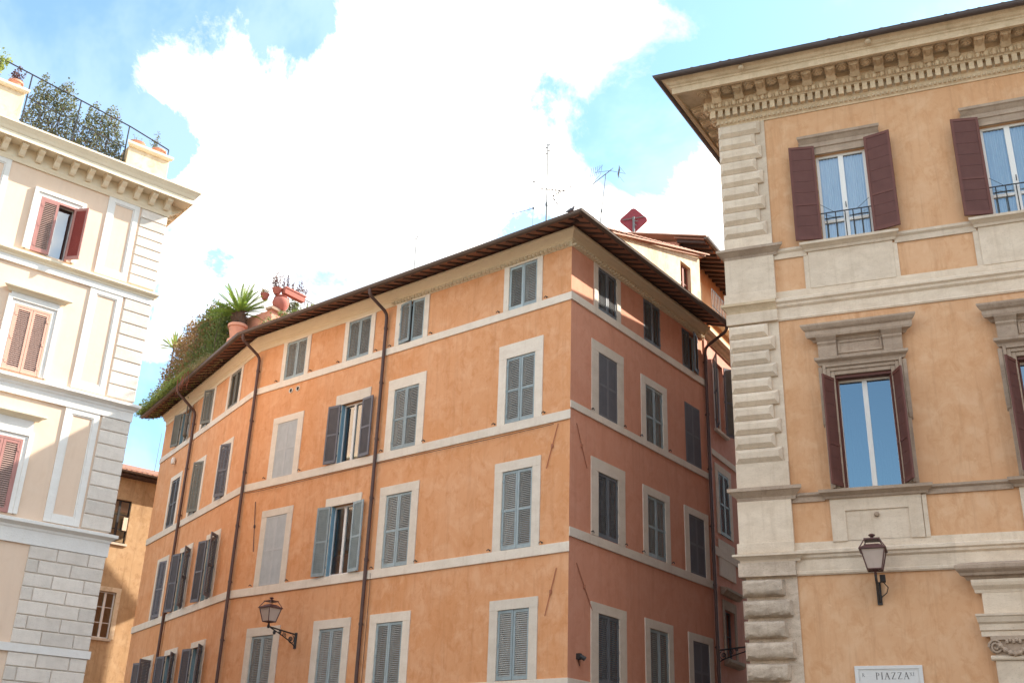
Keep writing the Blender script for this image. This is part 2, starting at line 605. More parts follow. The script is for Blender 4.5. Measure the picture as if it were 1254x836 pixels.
# ------------------------------------------------------------------ shared builders
def wall(mb, u0, u1, z0, z1, holes, depth=.28, y=0.0):
    """sheet with rectangular openings and their reveals"""
    xs = sorted({u0, u1} | {min(max(h[i], u0), u1) for h in holes for i in (0, 1)})
    zs = sorted({z0, z1} | {h[i] for h in holes for i in (2, 3)})
    for a, b in zip(xs, xs[1:]):
        for c, d in zip(zs, zs[1:]):
            cx, cz = (a + b) / 2, (c + d) / 2
            if any(h[0] < cx < h[1] and h[2] < cz < h[3] for h in holes):
                continue
            mb.quad((a, y, c), (b, y, c), (b, y, d), (a, y, d))
    for h in holes:
        a, b, c, d = h
        k = y + depth
        mb.quad((a, y, c), (a, k, c), (a, k, d), (a, y, d))
        mb.quad((b, y, c), (b, y, d), (b, k, d), (b, k, c))
        mb.quad((a, y, d), (a, k, d), (b, k, d), (b, y, d))
        mb.quad((a, y, c), (b, y, c), (b, k, c), (a, k, c))
    return mb

_cache = {}
def leaf_meshes(w_, h_, side, style, mf, ms):
    key = (round(w_, 3), round(h_, 3), side, style, mf, ms)
    if key in _cache:
        return _cache[key]
    f, s_ = MB(), MB()
    t, st, top, bot, mid = .042, .062, .075, .10, .06
    f.box(0, st, 0, t, 0, h_)
    f.box(w_ - st, w_, 0, t, 0, h_)
    f.box(st, w_ - st, .002, t - .002, h_ - top, h_)
    f.box(st, w_ - st, .002, t - .002, 0, bot)
    spans = [(bot, h_ - top)]
    if style in ('mid', 'board'):
        zm = h_ * (.49 if style == 'mid' else .37)
        f.box(st, w_ - st, .002, t - .002, zm - mid / 2, zm + mid / 2)
        spans = [(bot, zm - mid / 2), (zm + mid / 2, h_ - top)]
    for zz in (h_ * .12, h_ * .5, h_ * .88):             # hinge knuckles
        f.box(-.012, .05, -.012, .0, zz - .04, zz + .04)
    for a, b in spans:
        if style == 'board':
            n = max(2, int((b - a) / .27))
            for i in range(n):
                s_.box(st, w_ - st, .012 + .002 * (i % 2), .03, a + (b - a) * i / n + .003, a + (b - a) * (i + 1) / n - .003)
        else:
            n = max(3, int(round((b - a) / .054)))
            ca, sa = math.cos(R(56)), math.sin(R(56))
            for i in range(n):
                zc = a + (b - a) * (i + .5) / n
                hw, ht, yc = .026, .004, t / 2
                P = []
                for dy, dz in ((-hw, -ht), (hw, -ht), (hw, ht), (-hw, ht)):
                    P.append((yc + dy * ca - dz * sa, zc + dy * sa + dz * ca))
                s_.add([(st - .004, p[0], p[1]) for p in P] + [(w_ - st + .004, p[0], p[1]) for p in P],
                       [(0, 1, 5, 4), (1, 2, 6, 5), (2, 3, 7, 6), (3, 0, 4, 7)])
    if side > 0:                                          # right-hinged: mirror
        for mb in (f, s_):
            mb.v = [(-x, y, z) for x, y, z in mb.v]
    r = (f.mesh('shutter', M[mf]), s_.mesh('louvres' if style != 'board' else 'shutter_boards', M[ms]))
    _cache[key] = r
    return r

def shutter(par, F, u, z, w_, h_, side, ang, style='mid', mf='blue', ms='slat', y=-.036):
    f, s_ = leaf_meshes(w_, h_, side, style, mf, ms)
    o = place(f, 'shutter', par, F, u, y, z, rot=R(ang) * side)
    sub(s_, 'louvres' if style != 'board' else 'shutter_boards', o, kind='stuff')
    return o

def window(par, F, u, z0, z1, w_, y=.15, mf='wframe', gl='glass', bars=0, mull=True, jamb=None, fw=.055):
    h_ = z1 - z0
    key = ('win', round(w_, 3), round(h_, 3), mf, bars, mull, fw)
    if key not in _cache:
        f = MB()
        f.box(-w_ / 2, -w_ / 2 + fw, 0, .05, 0, h_)
        f.box(w_ / 2 - fw, w_ / 2, 0, .05, 0, h_)
        f.box(-w_ / 2 + fw, w_ / 2 - fw, .001, .05, 0, fw * 1.2)
        f.box(-w_ / 2 + fw, w_ / 2 - fw, .001, .05, h_ - fw, h_)
        if mull:
            f.box(-fw * .9, fw * .9, -.012, .05, fw * 1.2, h_ - fw)
        for i in range(bars):
            zz = h_ * (i + 1) / (bars + 1)
            for a, b in ((-w_ / 2 + fw, -fw * .9), (fw * .9, w_ / 2 - fw)):
                f.box(a, b, .008, .045, zz - .016, zz + .016)
        p = MB()
        p.quad((-w_ / 2 + .02, .03, .02), (w_ / 2 - .02, .03, .02), (w_ / 2 - .02, .03, h_ - .02), (-w_ / 2 + .02, .03, h_ - .02))
        _cache[key] = (f.mesh('window', M[mf]), p)
    f, p = _cache[key]
    kg = key + (gl,)
    if kg not in _cache:
        _cache[kg] = p.mesh('pane', M[gl], False, False)
    o = place(f, 'window', par, F, u, y, z0)
    sub(_cache[kg], 'pane', o)
    if jamb:
        for s_ in (-1, 1):
            j = MB()
            a, b = sorted((s_ * (w_ / 2 + .004), s_ * (w_ / 2 - .03)))
            j.box(a, b, -y + .01, .0, 0, h_)
            sub((j, M[jamb]), 'window_jamb', o)
    return o

def surround(par, F, u, z0, z1, w_, side, top, mat='trim', th=.03, name='window_surround'):
    mb = MB()
    mb.box(u - w_ / 2 - side, u - w_ / 2, -th, .012, z0, z1)
    mb.box(u + w_ / 2, u + w_ / 2 + side, -th, .012, z0, z1)
    mb.box(u - w_ / 2 - side - .004, u + w_ / 2 + side + .004, -th - .003, .012, z1, z1 + top)
    return place((mb, M[mat], False, True, .004), name, par, F)

def band(par, F, prof, u0, u1, mat, m0=0.0, m1=0.0, name='string_course', bev=0.0):
    mb = MB()
    mb.ext(prof, u0, u1, m0, m1)
    return place((mb, M[mat], False, True, bev), name, par, F)

def rect(o, z0, z1, b=-.03):
    return [(b, z0), (o, z0), (o, z1), (b, z1)]

def halfpipe_gutter(path, r, n=7):
    """gutter of half-round section along a polyline of (x, y, z) world points"""
    mb = MB()
    P = [Vector(p) for p in path]
    rows = []
    for i, p in enumerate(P):
        d0 = (P[i] - P[i - 1]).normalized() if i else (P[1] - P[0]).normalized()
        d1 = (P[i + 1] - P[i]).normalized() if i < len(P) - 1 else d0
        nrm0 = Vector((d0.y, -d0.x, 0)); nrm1 = Vector((d1.y, -d1.x, 0))
        nn = (nrm0 + nrm1).normalized()
        k = 1 / max(.3, nn.dot(nrm1))
        row = []
        for j in range(n + 1):
            a = math.pi + math.pi * j / n
            row.append(p + nn * (k * r * math.cos(a)) + Vector((0, 0, r * math.sin(a))))
        row.append(p + nn * (k * (r + .012)) + Vector((0, 0, .02)))
        row.append(p + nn * (k * (r - .01)) + Vector((0, 0, .02)))
        rows.append(row)
    m_ = len(rows[0])
    for i in range(len(P) - 1):
        for j in range(m_ - 1):
            mb.quad(rows[i][j], rows[i + 1][j], rows[i + 1][j + 1], rows[i][j + 1])
    for row in (rows[0], rows[-1]):
        mb.poly(*row[:n + 1])
    return mb

def downpipe(par, F, u, off, zg, zw, r=.055, y=-.10, mat='pipe', zb=0.0):
    mb = MB()
    mb.tube([(u, -off, zg), (u, -off, zg - .14), (u, -off + .07, zg - .24), (u, y - .13, zw + .10), (u, y - .03, zw), (u, y, zw - .12), (u, y, zw - .3), (u, y, zb)], r, 10)
    o = place((mb, M[mat], True), 'downpipe', par, F)
    c = MB()
    z = zw - .5
    while z > zb + .5:
        c.lathe([(r + .012, -.04), (r + .012, .04)], 10, (u, y, z))
        c.box(u - .012, u + .012, y, .01, z - .015, z + .015)
        z -= 1.9
    sub((c, M[mat], True), 'pipe_collar', o)
    return o

def rafters(par, F, u0, u1, step, off0, z0, off1, z1, w_=.075, h_=.06, jit=.025):
    key = ('raf', off0, z0, off1, z1, w_)
    if key not in _cache:
        mb = MB()
        vs = []
        for (o, z) in ((off0, z0), (off1, z1)):
            for x, dz in ((-w_ / 2, 0), (w_ / 2, 0), (w_ / 2, -h_), (-w_ / 2, -h_)):
                vs.append((x, -o, z + dz - (0 if o == off0 else 0) + (.03 if (o == off1 and dz) else 0)))
        mb.add(vs, [(0, 1, 2, 3), (7, 6, 5, 4), (0, 4, 5, 1), (1, 5, 6, 2), (2, 6, 7, 3), (3, 7, 4, 0)])
        _cache[key] = mb.mesh('rafter', M['rafter'])
    u = u0
    while u <= u1:
        place(_cache[key], 'rafter', par, F, u + random.uniform(-jit, jit), 0, random.uniform(-.008, .008))
        u += step

def tile_rows(mb, F, u0, u1, step, pts, r=.085):
    """cover tiles: half-round rows following (off, z) points, bottom first"""
    u = u0
    while u <= u1:
        p = pts(u) if callable(pts) else pts
        if p:
            rows = []
            for (o, z) in p:
                rows.append([F.p(u + r * math.cos(a), -o, z + r * math.sin(a)) for a in [math.pi * k / 5 for k in range(6)]])
            for a_, b_ in zip(rows, rows[1:]):
                for k in range(5):
                    mb.quad(a_[k], a_[k + 1], b_[k + 1], b_[k])
            mb.poly(*rows[0])
        u += step
    return mb

# ================================================================== B: orange corner building
B = thing('corner_building', 'orange stucco corner building with cream window surrounds, grey-blue shutters and deep eaves', 'building', FBF.p(0))
ROWZ = [(4.80, 6.60), (8.21, 10.42), (11.85, 13.86), (15.42, 16.86)]
CF = [-11.95, -8.76, -6.32, -1.77]
CL = [-8.0, -5.22, -2.33]
CR = [1.93, 4.63, 7.16]
WW = 1.06
H2 = WW / 2 + .005
KB, KBEND = 1.03, .151          # mitres at the corner and at the bend

# --- walls with openings
hf = [(u - H2, u + H2, a - .004, b + .004) for ri, (a, b) in enumerate(ROWZ) for ci, u in enumerate(CF) if not (ci == 0 and ri in (1, 2))]
mb = MB()
wall(mb, -14.0, 0, 0, 17.6, hf)
place((mb, M['orange'], False, False), 'wall', B, FBF)
hl = [(u - H2, u + H2, a - .004, b + .004) for (a, b) in ROWZ for u in CL]
mb = MB()
wall(mb, -10.86, 0, 0, 17.6, hl)
place((mb, M['orange'], False, False), 'wall', B, FBL)
RZ = {(0, 0): (4.8, 6.57), (0, 1): (4.8, 6.57), (1, 0): (8.62, 10.44), (1, 1): (8.62, 10.44), (2, 1): (11.95, 13.95),
      (3, 0): (15.43, 16.84), (3, 1): (15.43, 16.9), (3, 2): (15.43, 16.84)}
hr = [(CR[c] - H2, CR[c] + H2, a - .004, b + .004) for (r_, c), (a, b) in RZ.items()]
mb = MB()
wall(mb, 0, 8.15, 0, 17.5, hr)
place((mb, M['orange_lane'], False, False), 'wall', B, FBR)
# gable above the lane eave, in cream plaster, with its window
VER = .314
def verge(u):
    return 17.72 + u * VER
mb = MB()
gw = (6.7, 7.45, 18.0, 19.4)
for a, b, c in ((0, gw[0], None), (gw[0], gw[1], 'w'), (gw[1], 8.15, None)):
    if c:
        mb.quad((a, 0, 17.5), (b, 0, 17.5), (b, 0, gw[2]), (a, 0, gw[2]))
        mb.quad((a, 0, gw[3]), (b, 0, gw[3]), (b, 0, verge(b)), (a, 0, verge(a)))
        mb.quad((a, 0, gw[2]), (a, .3, gw[2]), (a, .3, gw[3]), (a, 0, gw[3]))
        mb.quad((b, 0, gw[2]), (b, .3, gw[2]), (b, .3, gw[3]), (b, 0, gw[3]))
        mb.quad((a, 0, gw[3]), (b, 0, gw[3]), (b, .3, gw[3]), (a, .3, gw[3]))
    else:
        mb.quad((a, 0, 17.5), (b, 0, 17.5), (b, 0, verge(b)), (a, 0, verge(a)))
gab = place((mb, M['cream_gable'], False, False), 'gable_wall', B, FBR)
window(B, FBR, 7.075, 18.02, 19.38, .72, y=.12, mf='rust', gl='glass', bars=1)
# rear and end walls
mb = MB()
p0, p1 = FBL.p(-10.86), FBL.p(-10.86, 13)
p2, p3 = FBR.p(8.15, 14), FBR.p(8.15)
for a, b in ((p0, p1), (p1, p2), (p2, p3)):
    mb.quad((a.x, a.y, 0), (b.x, b.y, 0), (b.x, b.y, 18.2), (a.x, a.y, 18.2))
place((mb, M['orange'], False, False), 'rear_wall', B)
# party wall up to the gable at the far end of the lane side
# --- string courses
BO = .045
for z0, z1 in ((15.17, 15.41), (11.57, 11.835), (7.93, 8.195), (4.5, 4.785)):
    band(B, FBF, rect(BO, z0, z1), -14.0, 0, 'trim', KBEND, KB, bev=.006)
    band(B, FBL, rect(BO, z0, z1), -10.86, 0, 'trim', 0, KBEND, bev=.006)
for z0, z1 in ((15.18, 15.42), (11.90, 12.11), (8.34, 8.59), (4.5, 4.785)):
    band(B, FBR, rect(BO, z0, z1), 0, 8.15, 'trim', KB - .25, 0, bev=.006)
# --- main cornice under the eaves: plain cove over a fillet, with a small egg ornament near the corner
cprof = [(-.03, 17.06), (.05, 17.06), (.06, 17.10), (.10, 17.13), (.13, 17.20), (.19, 17.29), (.24, 17.33), (.24, 17.39), (-.03, 17.39)]
band(B, FBF, cprof, -14.0, 0, 'cornice_b', KBEND, KB, 'cornice')
band(B, FBL, cprof, -10.86, 0, 'cornice_b', 0, KBEND, 'cornice')
band(B, FBR, cprof, 0, 8.15, 'cornice_b', KB, 0, 'cornice')
fil = rect(.03, 16.90, 17.06)
band(B, FBF, fil, -14.0, 0, 'cornice_b', KBEND, KB, 'cornice_fillet')
band(B, FBL, fil, -10.86, 0, 'cornice_b', 0, KBEND, 'cornice_fillet')
band(B, FBR, fil, 0, 8.15, 'cornice_b', KB, 0, 'cornice_fillet')
for F, a, b in ((FBF, -7.2, -.03), (FBR, .05, 8.1)):
    mb = MB()
    u = a
    while u < b:
        mb.lathe([(.045, 0), (.044, .06), (.02, .10)], 8, (u, -.03, 16.965), 'y')
        mb.box(u + .060, u + .072, -.11, -.03, 16.905, 17.05)
        u += .15
    mb.box(a - .05, b + .02, -.052, -.03, 17.03, 17.056)
    place((mb, M['cornice_b'], True), 'egg_moulding', B, F, kind='stuff')
# --- eaves: soffit tiles on rafters, gutter, roof
EO, EZ = .88, 17.24            # outer edge of the boards
SL = .36
def eave_corner(F1, u, k, off):
    return F1.p(u + k * off, -off)
a0 = FBL.p(-10.86 - .55, -EO); a1 = FBF.p(-14.0 - KBEND * EO, -EO); a2 = FBF.p(KB * EO, -EO); a3 = FBR.p(8.3, -EO)
i0 = FBL.p(-10.86 - .55, .1); i1 = FBF.p(-14.0 + KBEND * .1, .1); i2 = FBF.p(-KB * .1, .1); i3 = FBR.p(8.3, .1)
zi = EZ + (EO + .1) * SL
mb = MB()
for a, b, c, d in ((a0, a1, i1, i0), (a1, a2, i2, i1), (a2, a3, i3, i2)):
    q = [(a.x, a.y, EZ), (b.x, b.y, EZ), (c.x, c.y, zi), (d.x, d.y, zi)]
    mb.add(q + [(x, y, z + .05) for x, y, z in q], [(3, 2, 1, 0), (4, 5, 6, 7), (0, 1, 5, 4), (1, 2, 6, 5), (2, 3, 7, 6), (3, 0, 4, 7)])
place((mb, M['planelle'], False, True), 'eave_soffit', B)
for F, u0, u1 in ((FBF, -14.1, 1.0), (FBL, -11.3, 0.05), (FBR, -.75, 8.2)):
    rafters(B, F, u0, u1, .385, .2, EZ - .004 + (EO - .2) * SL, EO - .03, EZ - .004 + .03 * SL)
gp = []
for (F, u) in ((FBL, -10.86 - .6), (FBF, -14.0 - KBEND * (EO + .07)), (FBF, KB * (EO + .07)), (FBR, 8.36)):
    q = F.p(u, -(EO + .07)); gp.append((q.x, q.y, 17.30))
place((halfpipe_gutter(gp, .085), M['gutter'], True), 'gutter', B)
# front and left roof slopes rising to the ridge, lane skirt roof
def rp(F, u, off, lift=.0):
    return tuple(F.p(u, -off, EZ + .09 + (EO - off) * VER + lift))
RD = 8.4
mb = MB()
zt = EZ + .09
e1 = (a1.x, a1.y, zt); e2 = (a2.x, a2.y, zt); e0 = (a0.x, a0.y, zt)
mb.poly(e1, e2, rp(FBF, -.06, -.05), rp(FBF, -.20, -RD), rp(FBF, -14.0 + KBEND * RD, -RD))
mb.poly(e0, e1, rp(FBF, -14.0 + KBEND * RD, -RD), rp(FBL, -11.4, -RD))
q = [tuple(FBF.p(-.20, RD, EZ + .09 + (EO + RD) * VER)), tuple(FBF.p(-14.0 + KBEND * RD, RD, EZ + .09 + (EO + RD) * VER)), tuple(FBL.p(-11.4, RD, EZ + .09 + (EO + RD) * VER)), tuple(FBL.p(-11.4, 13, 18.2)), tuple(FBR.p(8.15, 14, 18.2))]
mb.poly(*q)
mb.quad(tuple(FBR.p(8.15, 14, 18.2)), tuple(FBR.p(8.15, 0, 20.3)), q[0], q[0])
mb.quad((a2.x, a2.y, zt), (a3.x, a3.y, zt), tuple(FBR.p(8.3, 0, zt + EO * VER)), tuple(FBR.p(0, 0, zt + EO * VER)))
roof = place((mb, M['tile'], False, False), 'roof', B)
mb = MB()
tile_rows(mb, FBF, -13.9, 1.0, .235, lambda u: [(EO + .03, zt + .01)] + ([(max(u / KB, -RD + .2), zt + .01 + (EO - max(u / KB, -RD)) * VER)] if u > 0 else [(-RD, zt + .01 + (EO + RD) * VER)]))
tile_rows(mb, FBL, -11.2, 0, .235, [(EO + .03, zt + .01), (-RD, zt + .01 + (EO + RD) * VER)])
tile_rows(mb, FBR, -.6, 8.3, .235, lambda u: [(EO + .03, zt + .01), (max(.02, -u / KB), zt + .01 + (EO - max(.02, -u / KB)) * VER)])
sub_r = place((mb, M['tile'], True), 'roof_tiles', B, kind='stuff')
mb = MB()                                                # verge tiles along the gable
u = .1
while u < 7.9:
    for k in range(5):
        a_, b_ = math.pi * k / 5, math.pi * (k + 1) / 5
        P = []
        for (uu, aa) in ((u, a_), (u, b_), (u + .34, b_), (u + .34, a_)):
            P.append((uu, -.02 + .09 * -math.cos(aa) + .02, verge(uu) + .02 + .07 * math.sin(aa) + (.025 if uu == u else 0)))
        mb.quad(*P)
    u += .31
mb.ext([(-.12, 0), (.07, 0), (.07, .03), (-.12, .03)], 0, .001)
mb.add([(0, -.05, verge(0) - .03), (8.18, -.05, verge(8.18) - .03), (8.18, .2, verge(8.18) - .03), (0, .2, verge(0) - .03),
        (0, -.05, verge(0) + .02), (8.18, -.05, verge(8.18) + .02), (8.18, .2, verge(8.18) + .02), (0, .2, verge(0) + .02)],
       [(0, 1, 5, 4), (3, 2, 1, 0), (4, 5, 6, 7), (1, 2, 6, 5)])
place((mb, M['tile'], True), 'verge_tiles', B, FBR, kind='stuff')
# downpipes
downpipe(B, FBF, -7.42, EO + .07, 17.23, 16.62)
downpipe(B, FBF, -13.9, EO + .07, 17.23, 16.58)
downpipe(B, FBL, -6.55, EO + .07, 17.23, 16.35)
downpipe(B, FBR, 8.1, EO + .07, 17.23, 16.55)

# --- windows
JIT = random.Random(77)
def pair(F, u, z0, z1, aL=0, aR=0, style='mid', mf='blue', ms='slat', w_=WW, jamb='wblue', gl='glass', winf='wframe', inset=.0):
    hw = w_ / 2 - .004
    for s_, a in ((-1, aL), (1, aR)):
        closed = a < 1
        if closed:
            a = JIT.choice((0, 0, 0, .8, 1.6, 2.6))
        shutter(B, F, u + s_ * hw, z0 + .008, hw - .004, z1 - z0 - .016, s_, a, style, mf, ms, y=(.004 if closed else -.04))
    window(B, F, u, z0 + .003, z1 - .003, w_ - .006, y=.13, gl=gl, mf=winf, jamb=jamb if (aL > 60 or aR > 60) else None)

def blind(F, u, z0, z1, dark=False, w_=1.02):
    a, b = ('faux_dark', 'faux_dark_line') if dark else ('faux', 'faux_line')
    mb = MB()
    mb.box(u - w_ / 2, u + w_ / 2, -.008, .01, z0, z1)
    o = place((mb, M[a]), 'painted_blind_window', B, F)
    mb = MB()
    zm = (z0 + z1) / 2
    for (x0, x1, c, d) in ((u - w_ / 2, u - w_ / 2 + .06, z0, z1), (u + w_ / 2 - .06, u + w_ / 2, z0, z1), (u - .05, u + .05, z0, z1)):
        mb.box(x0, x1, -.014, -.008, c, d)
    for c in (z0, zm - .03, z1 - .07):
        for x0, x1 in ((u - w_ / 2 + .06, u - .05), (u + .05, u + w_ / 2 - .06)):
            mb.box(x0, x1, -.0135, -.008, c, c + .07)
    sub((mb, M[b]), 'painted_rails', o)

# front right
for ci, u in enumerate(CF):
    for ri, (a, b) in enumerate(ROWZ):
        if ri == 3:
            surround(B, FBF, u, a, b, WW, .2, .05)
            if ci == 2:
                pair(FBF, u, a, b, 9, 0, 'plain')
            else:
                pair(FBF, u, a, b, 0, 0, 'plain')
            continue
        top = {0: .27, 1: .28, 2: .36}[ri] + (.08 if (ci == 3 and ri == 2) else 0)
        if ci == 0 and ri in (1, 2):
            surround(B, FBF, u, a - .012, b - (.06 if ri == 2 else -.08), 1.02, .27, .24)
            blind(FBF, u, a, b - (.06 if ri == 2 else -.08))
            continue
        surround(B, FBF, u, a - .012, b, WW, .28, top)
        if ci == 1 and ri == 2:
            pair(FBF, u, a, b, 174, 174, 'mid', 'grey_leaf', 'grey_leaf', gl='glass_hi')
        elif ci == 1 and ri == 1:
            pair(FBF, u, a, b, 172, 172, 'mid', 'blue', 'blue', gl='glass')
        elif ri == 0:
            pair(FBF, u, a, b, 0, 0, 'plain')
        else:
            pair(FBF, u, a, b, 0, 0, 'mid')
# front left of the bend
lang = {(3, 0): (165, 150, 'plain', 'olive'), (3, 1): (0, 27, 'plain', 'olive'), (3, 2): (0, 0, 'plain', 'olive'),
        (2, 0): (0, 0, 'mid', 'blue_dark'), (2, 1): (0, 27, 'plain', 'olive'), (2, 2): (0, 24, 'mid', 'grey_leaf'),
        (1, 0): (0, 14, 'mid', 'grey_leaf'), (1, 1): (166, 144, 'mid', 'grey_leaf'), (1, 2): (167, 138, 'mid', 'grey_leaf'),
        (0, 0): (160, 117, 'plain', 'grey_leaf'), (0, 1): (165, 150, 'plain', 'grey_leaf'), (0, 2): (165, 150, 'plain', 'grey_leaf')}
for ci, u in enumerate(CL):
    for ri, (a, b) in enumerate(ROWZ):
        aL, aR, st, mf = lang[(ri, ci)]
        surround(B, FBL, u, a - .012, b, WW, .19, .06 if ri == 3 else .2)
        pair(FBL, u, a, b, aL, aR, st, mf, mf if mf != 'blue_dark' else 'slat_dark')
# lane side
for (ri, ci), (a, b) in RZ.items():
    u = CR[ci]
    if ri == 3:
        if ci == 0:
            surround(B, FBR, u, a, b, WW, .22, .05)
        pair(FBR, u, a, b, 0, 16 if ci == 2 else 0, 'plain', 'blue_dark', 'slat_dark')
        continue
    if ci == 0:
        surround(B, FBR, u, a - .012, b, WW, .36, .36 if ri else .26)
        pair(FBR, u, a, b, 0, 0, 'plain', 'blue_dark', 'slat_dark')
    else:
        surround(B, FBR, u, a - .012, b, WW, .27, .25)
        pair(FBR, u, a, b, 0, 0, 'mid' if ri else 'plain', 'blue', 'slat')
for u, z0, z1, sur in ((CR[0], 12.12, 14.05, .31), (CR[2], 12.12, 14.18, 0), (CR[2], 8.6, 10.44, .22), (CR[2], 4.8, 6.57, .22)):
    if sur:
        surround(B, FBR, u, z0 - .01, z1, 1.03, .28 if sur < .3 else .36, sur)
    blind(FBR, u, z0, z1, True)

# --- tie bars, vents, hooks and small fittings
def tiebar(F, p, q, mat='tie'):
    mb = MB()
    P, Q = Vector((p[0], -.03, p[1])), Vector((q[0], -.03, q[1]))
    mb.tube([P, Q], .012, 6)
    m_ = (P + Q) / 2
    mb.lathe([(.03, -.05), (.035, 0), (.03, .05)], 8, tuple(m_))
    mb.tube([m_, m_ + Vector((0, .06, 0))], .02, 6)
    place((mb, M[mat], True), 'wall_tie_bar', B, F)
tiebar(FBF, (-.38, 11.50), (-.76, 10.28))
tiebar(FBF, (-.37, 7.54), (-.72, 6.34))
tiebar(FBF, (-13.17, 11.13), (-12.95, 9.4), 'pipe')
tiebar(FBR, (.29, 11.52), (.81, 10.37))
tiebar(FBR, (.33, 7.69), (1.08, 6.59))
for u in (-12.01, -11.65):
    mb = MB()
    mb.lathe([(.10, 0), (.10, .03), (.075, .032), (.07, .0)], 14, (u, 0, 14.95), 'y', False)
    o = place((mb, M['trim'], True), 'vent', B, FBF)
    d = MB()
    d.lathe([(.07, .004), (.0, .004)], 14, (u, 0, 14.95), 'y', False)
    sub((d, M['dark']), 'vent_grille', o)
mb = MB()                                                # shutter hooks beside the sills
for F, us, zs in ((FBF, [c + s_ * .9 for c in CF for s_ in (-1, 1)], (15.46, 11.9, 8.25)), (FBR, [c + s_ * .87 for c in CR[:2] for s_ in (-1, 1)], (12.16, 8.66))):
    for u in us:
        for z in zs:
            mb2 = MB()
            mb2.tube([(u - .07, -.06, z), (u, -.075, z + .035), (u + .07, -.06, z - .01)], .012, 5)
            mb2.tube([(u, 0, z), (u, -.08, z + .03)], .011, 5)
            place((mb2, M['iron']), 'shutter_hook', B, F)
mb = MB()
mb.box(.38, .50, -.1, .01, 5.27, 5.42)
mb.tube([(.44, -.08, 5.36), (.5, -.2, 5.28)], [.05, .06], 8)
mb.tube([(.46, -.02, 5.3), (.5, -.03, 5.12)], .012, 5)
place((mb, M['iron']), 'security_camera', B, FBR)
mb = MB()
mb.lathe([(.05, -.14), (.09, -.12), (.1, .05), (.07, .14), (.03, .16)], 10, (-8.55, -.1, 14.75))
place((mb, M['white'], True), 'alarm_box', B, FBL)
# dark voids so the rooms read black behind the glass: floors and a partition
mb = MB()
for z in (.05, 4.4, 7.8, 11.4, 15.0):
    a = [FBF.p(-.3, .3), FBF.p(-13.9, .3), FBL.p(-10.5, .4), FBL.p(-10.5, 6), FBF.p(-8, 7), FBR.p(8, 3.0), FBR.p(8, .3)]
    mb.poly(*[(p.x, p.y, z) for p in a])
place((mb, M['roomy'], False, False), 'floor_slab', B)

cb = MB()
path = [(-13.7, -.07, 11.50)]
u = -13.7
while u < -.6:
    u += .65
    path.append((min(u, -.5), -.07, 11.50 - .012 * math.sin(u * 9) - .01))
cb.tube(path, .009, 4)
cb.tube([(-7.25, -.05, 8.1), (-7.22, -.05, 7.7), (-7.24, -.05, 4.6)], .010, 4)
place((cb, M['iron']), 'cable', B, FBF)

# ================================================================== C: pink house up the lane
C_ = thing('row_house', 'pink stucco house joined to the far end of the orange building, with a roof balcony', 'building', FC.p(0))
mb = MB()
ch = [(.86, 1.88, 13.95, 16.55), (.88, 1.88, 10.3, 12.45), (.93, 1.87, 6.35, 7.87)]
wall(mb, 0, 10, 0, 17.2, [(a - .004, b + .004, c - .004, d + .004) for a, b, c, d in ch])
place((mb, M['pink'], False, False), 'wall', C_, FC)
mb = MB()
a, b, c, d = FC.p(0), FC.p(10), FC.p(10, 9), FC.p(0, 9)
for p, q in ((b, c), (c, d)):
    mb.quad((p.x, p.y, 0), (q.x, q.y, 0), (q.x, q.y, 17.2), (p.x, p.y, 17.2))
place((mb, M['pink'], False, False), 'rear_wall', C_)
cc = [(-.03, 17.0), (.06, 17.0), (.08, 17.06), (.16, 17.12), (.2, 17.2), (.3, 17.24), (.3, 17.36), (-.03, 17.36)]
band(C_, FC, cc, -.05, 10, 'cream_gable', 0, 0, 'cornice')
band(C_, FC, rect(.1, 17.62, 17.95), 0, 10, 'orange', 0, 0, 'balcony_fascia')
band(C_, FC, [(-1.2, 17.95), (.34, 17.95), (.34, 18.05), (-1.2, 18.05)], 0, 10, 'cream_gable', 0, 0, 'balcony_slab')
mb = MB()
mb.box(0, 10, 0, .3, 17.36, 17.62)
place((mb, M['orange']), 'parapet_wall', C_, FC)
# top storey set back behind the balcony
TS = .75
mb = MB()
wall(mb, 0, 10, 18.05, 21.0, [(1.0, 1.9, 18.06, 20.0)], y=TS)
place((mb, M['orange'], False, False), 'top_storey_wall', C_, FC)
window(C_, FC, 1.45, 18.08, 19.98, .88, y=TS + .12)
surround(C_, Fr(FC.p(0, TS).xy, FC.az), 1.45, 18.05, 20.0, .9, .2, .22, 'cream_gable')
mb = MB()                                                # party wall seen above the orange building's roof
mb.poly(tuple(FC.p(-.02, TS - .02, 17.2)), tuple(FC.p(-.02, TS - .02, 20.95)), tuple(FC.p(-.02, 5, 22.0)), tuple(FC.p(-.02, 9, 21.0)), tuple(FC.p(-.02, 9, 17.2)))
place((mb, M['pink'], False, False), 'party_wall', C_)
CEO, CEZ = .35, 20.62
mb = MB()
zi2 = CEZ + (CEO + TS + .05) * .3
q = [(-.35, -CEO, CEZ), (10, -CEO, CEZ), (10, TS + .05, zi2), (-.35, TS + .05, zi2)]
mb.add(q + [(x, y, z + .06) for x, y, z in q], [(3, 2, 1, 0), (4, 5, 6, 7), (0, 1, 5, 4), (1, 2, 6, 5), (2, 3, 7, 6), (3, 0, 4, 7)])
place((mb, M['planelle']), 'eave_soffit', C_, FC)
rafters(C_, FC, -.25, 9.9, .40, -TS + .03, zi2 - .03, CEO - .02, CEZ - .006, .1, .12)
mb = MB()
mb.quad((-.4, -CEO - .05, CEZ + .09), (10, -CEO - .05, CEZ + .09), (10, 5, CEZ + .09 + (5 + CEO) * .3), (-.4, 5, CEZ + .09 + (5 + CEO) * .3))
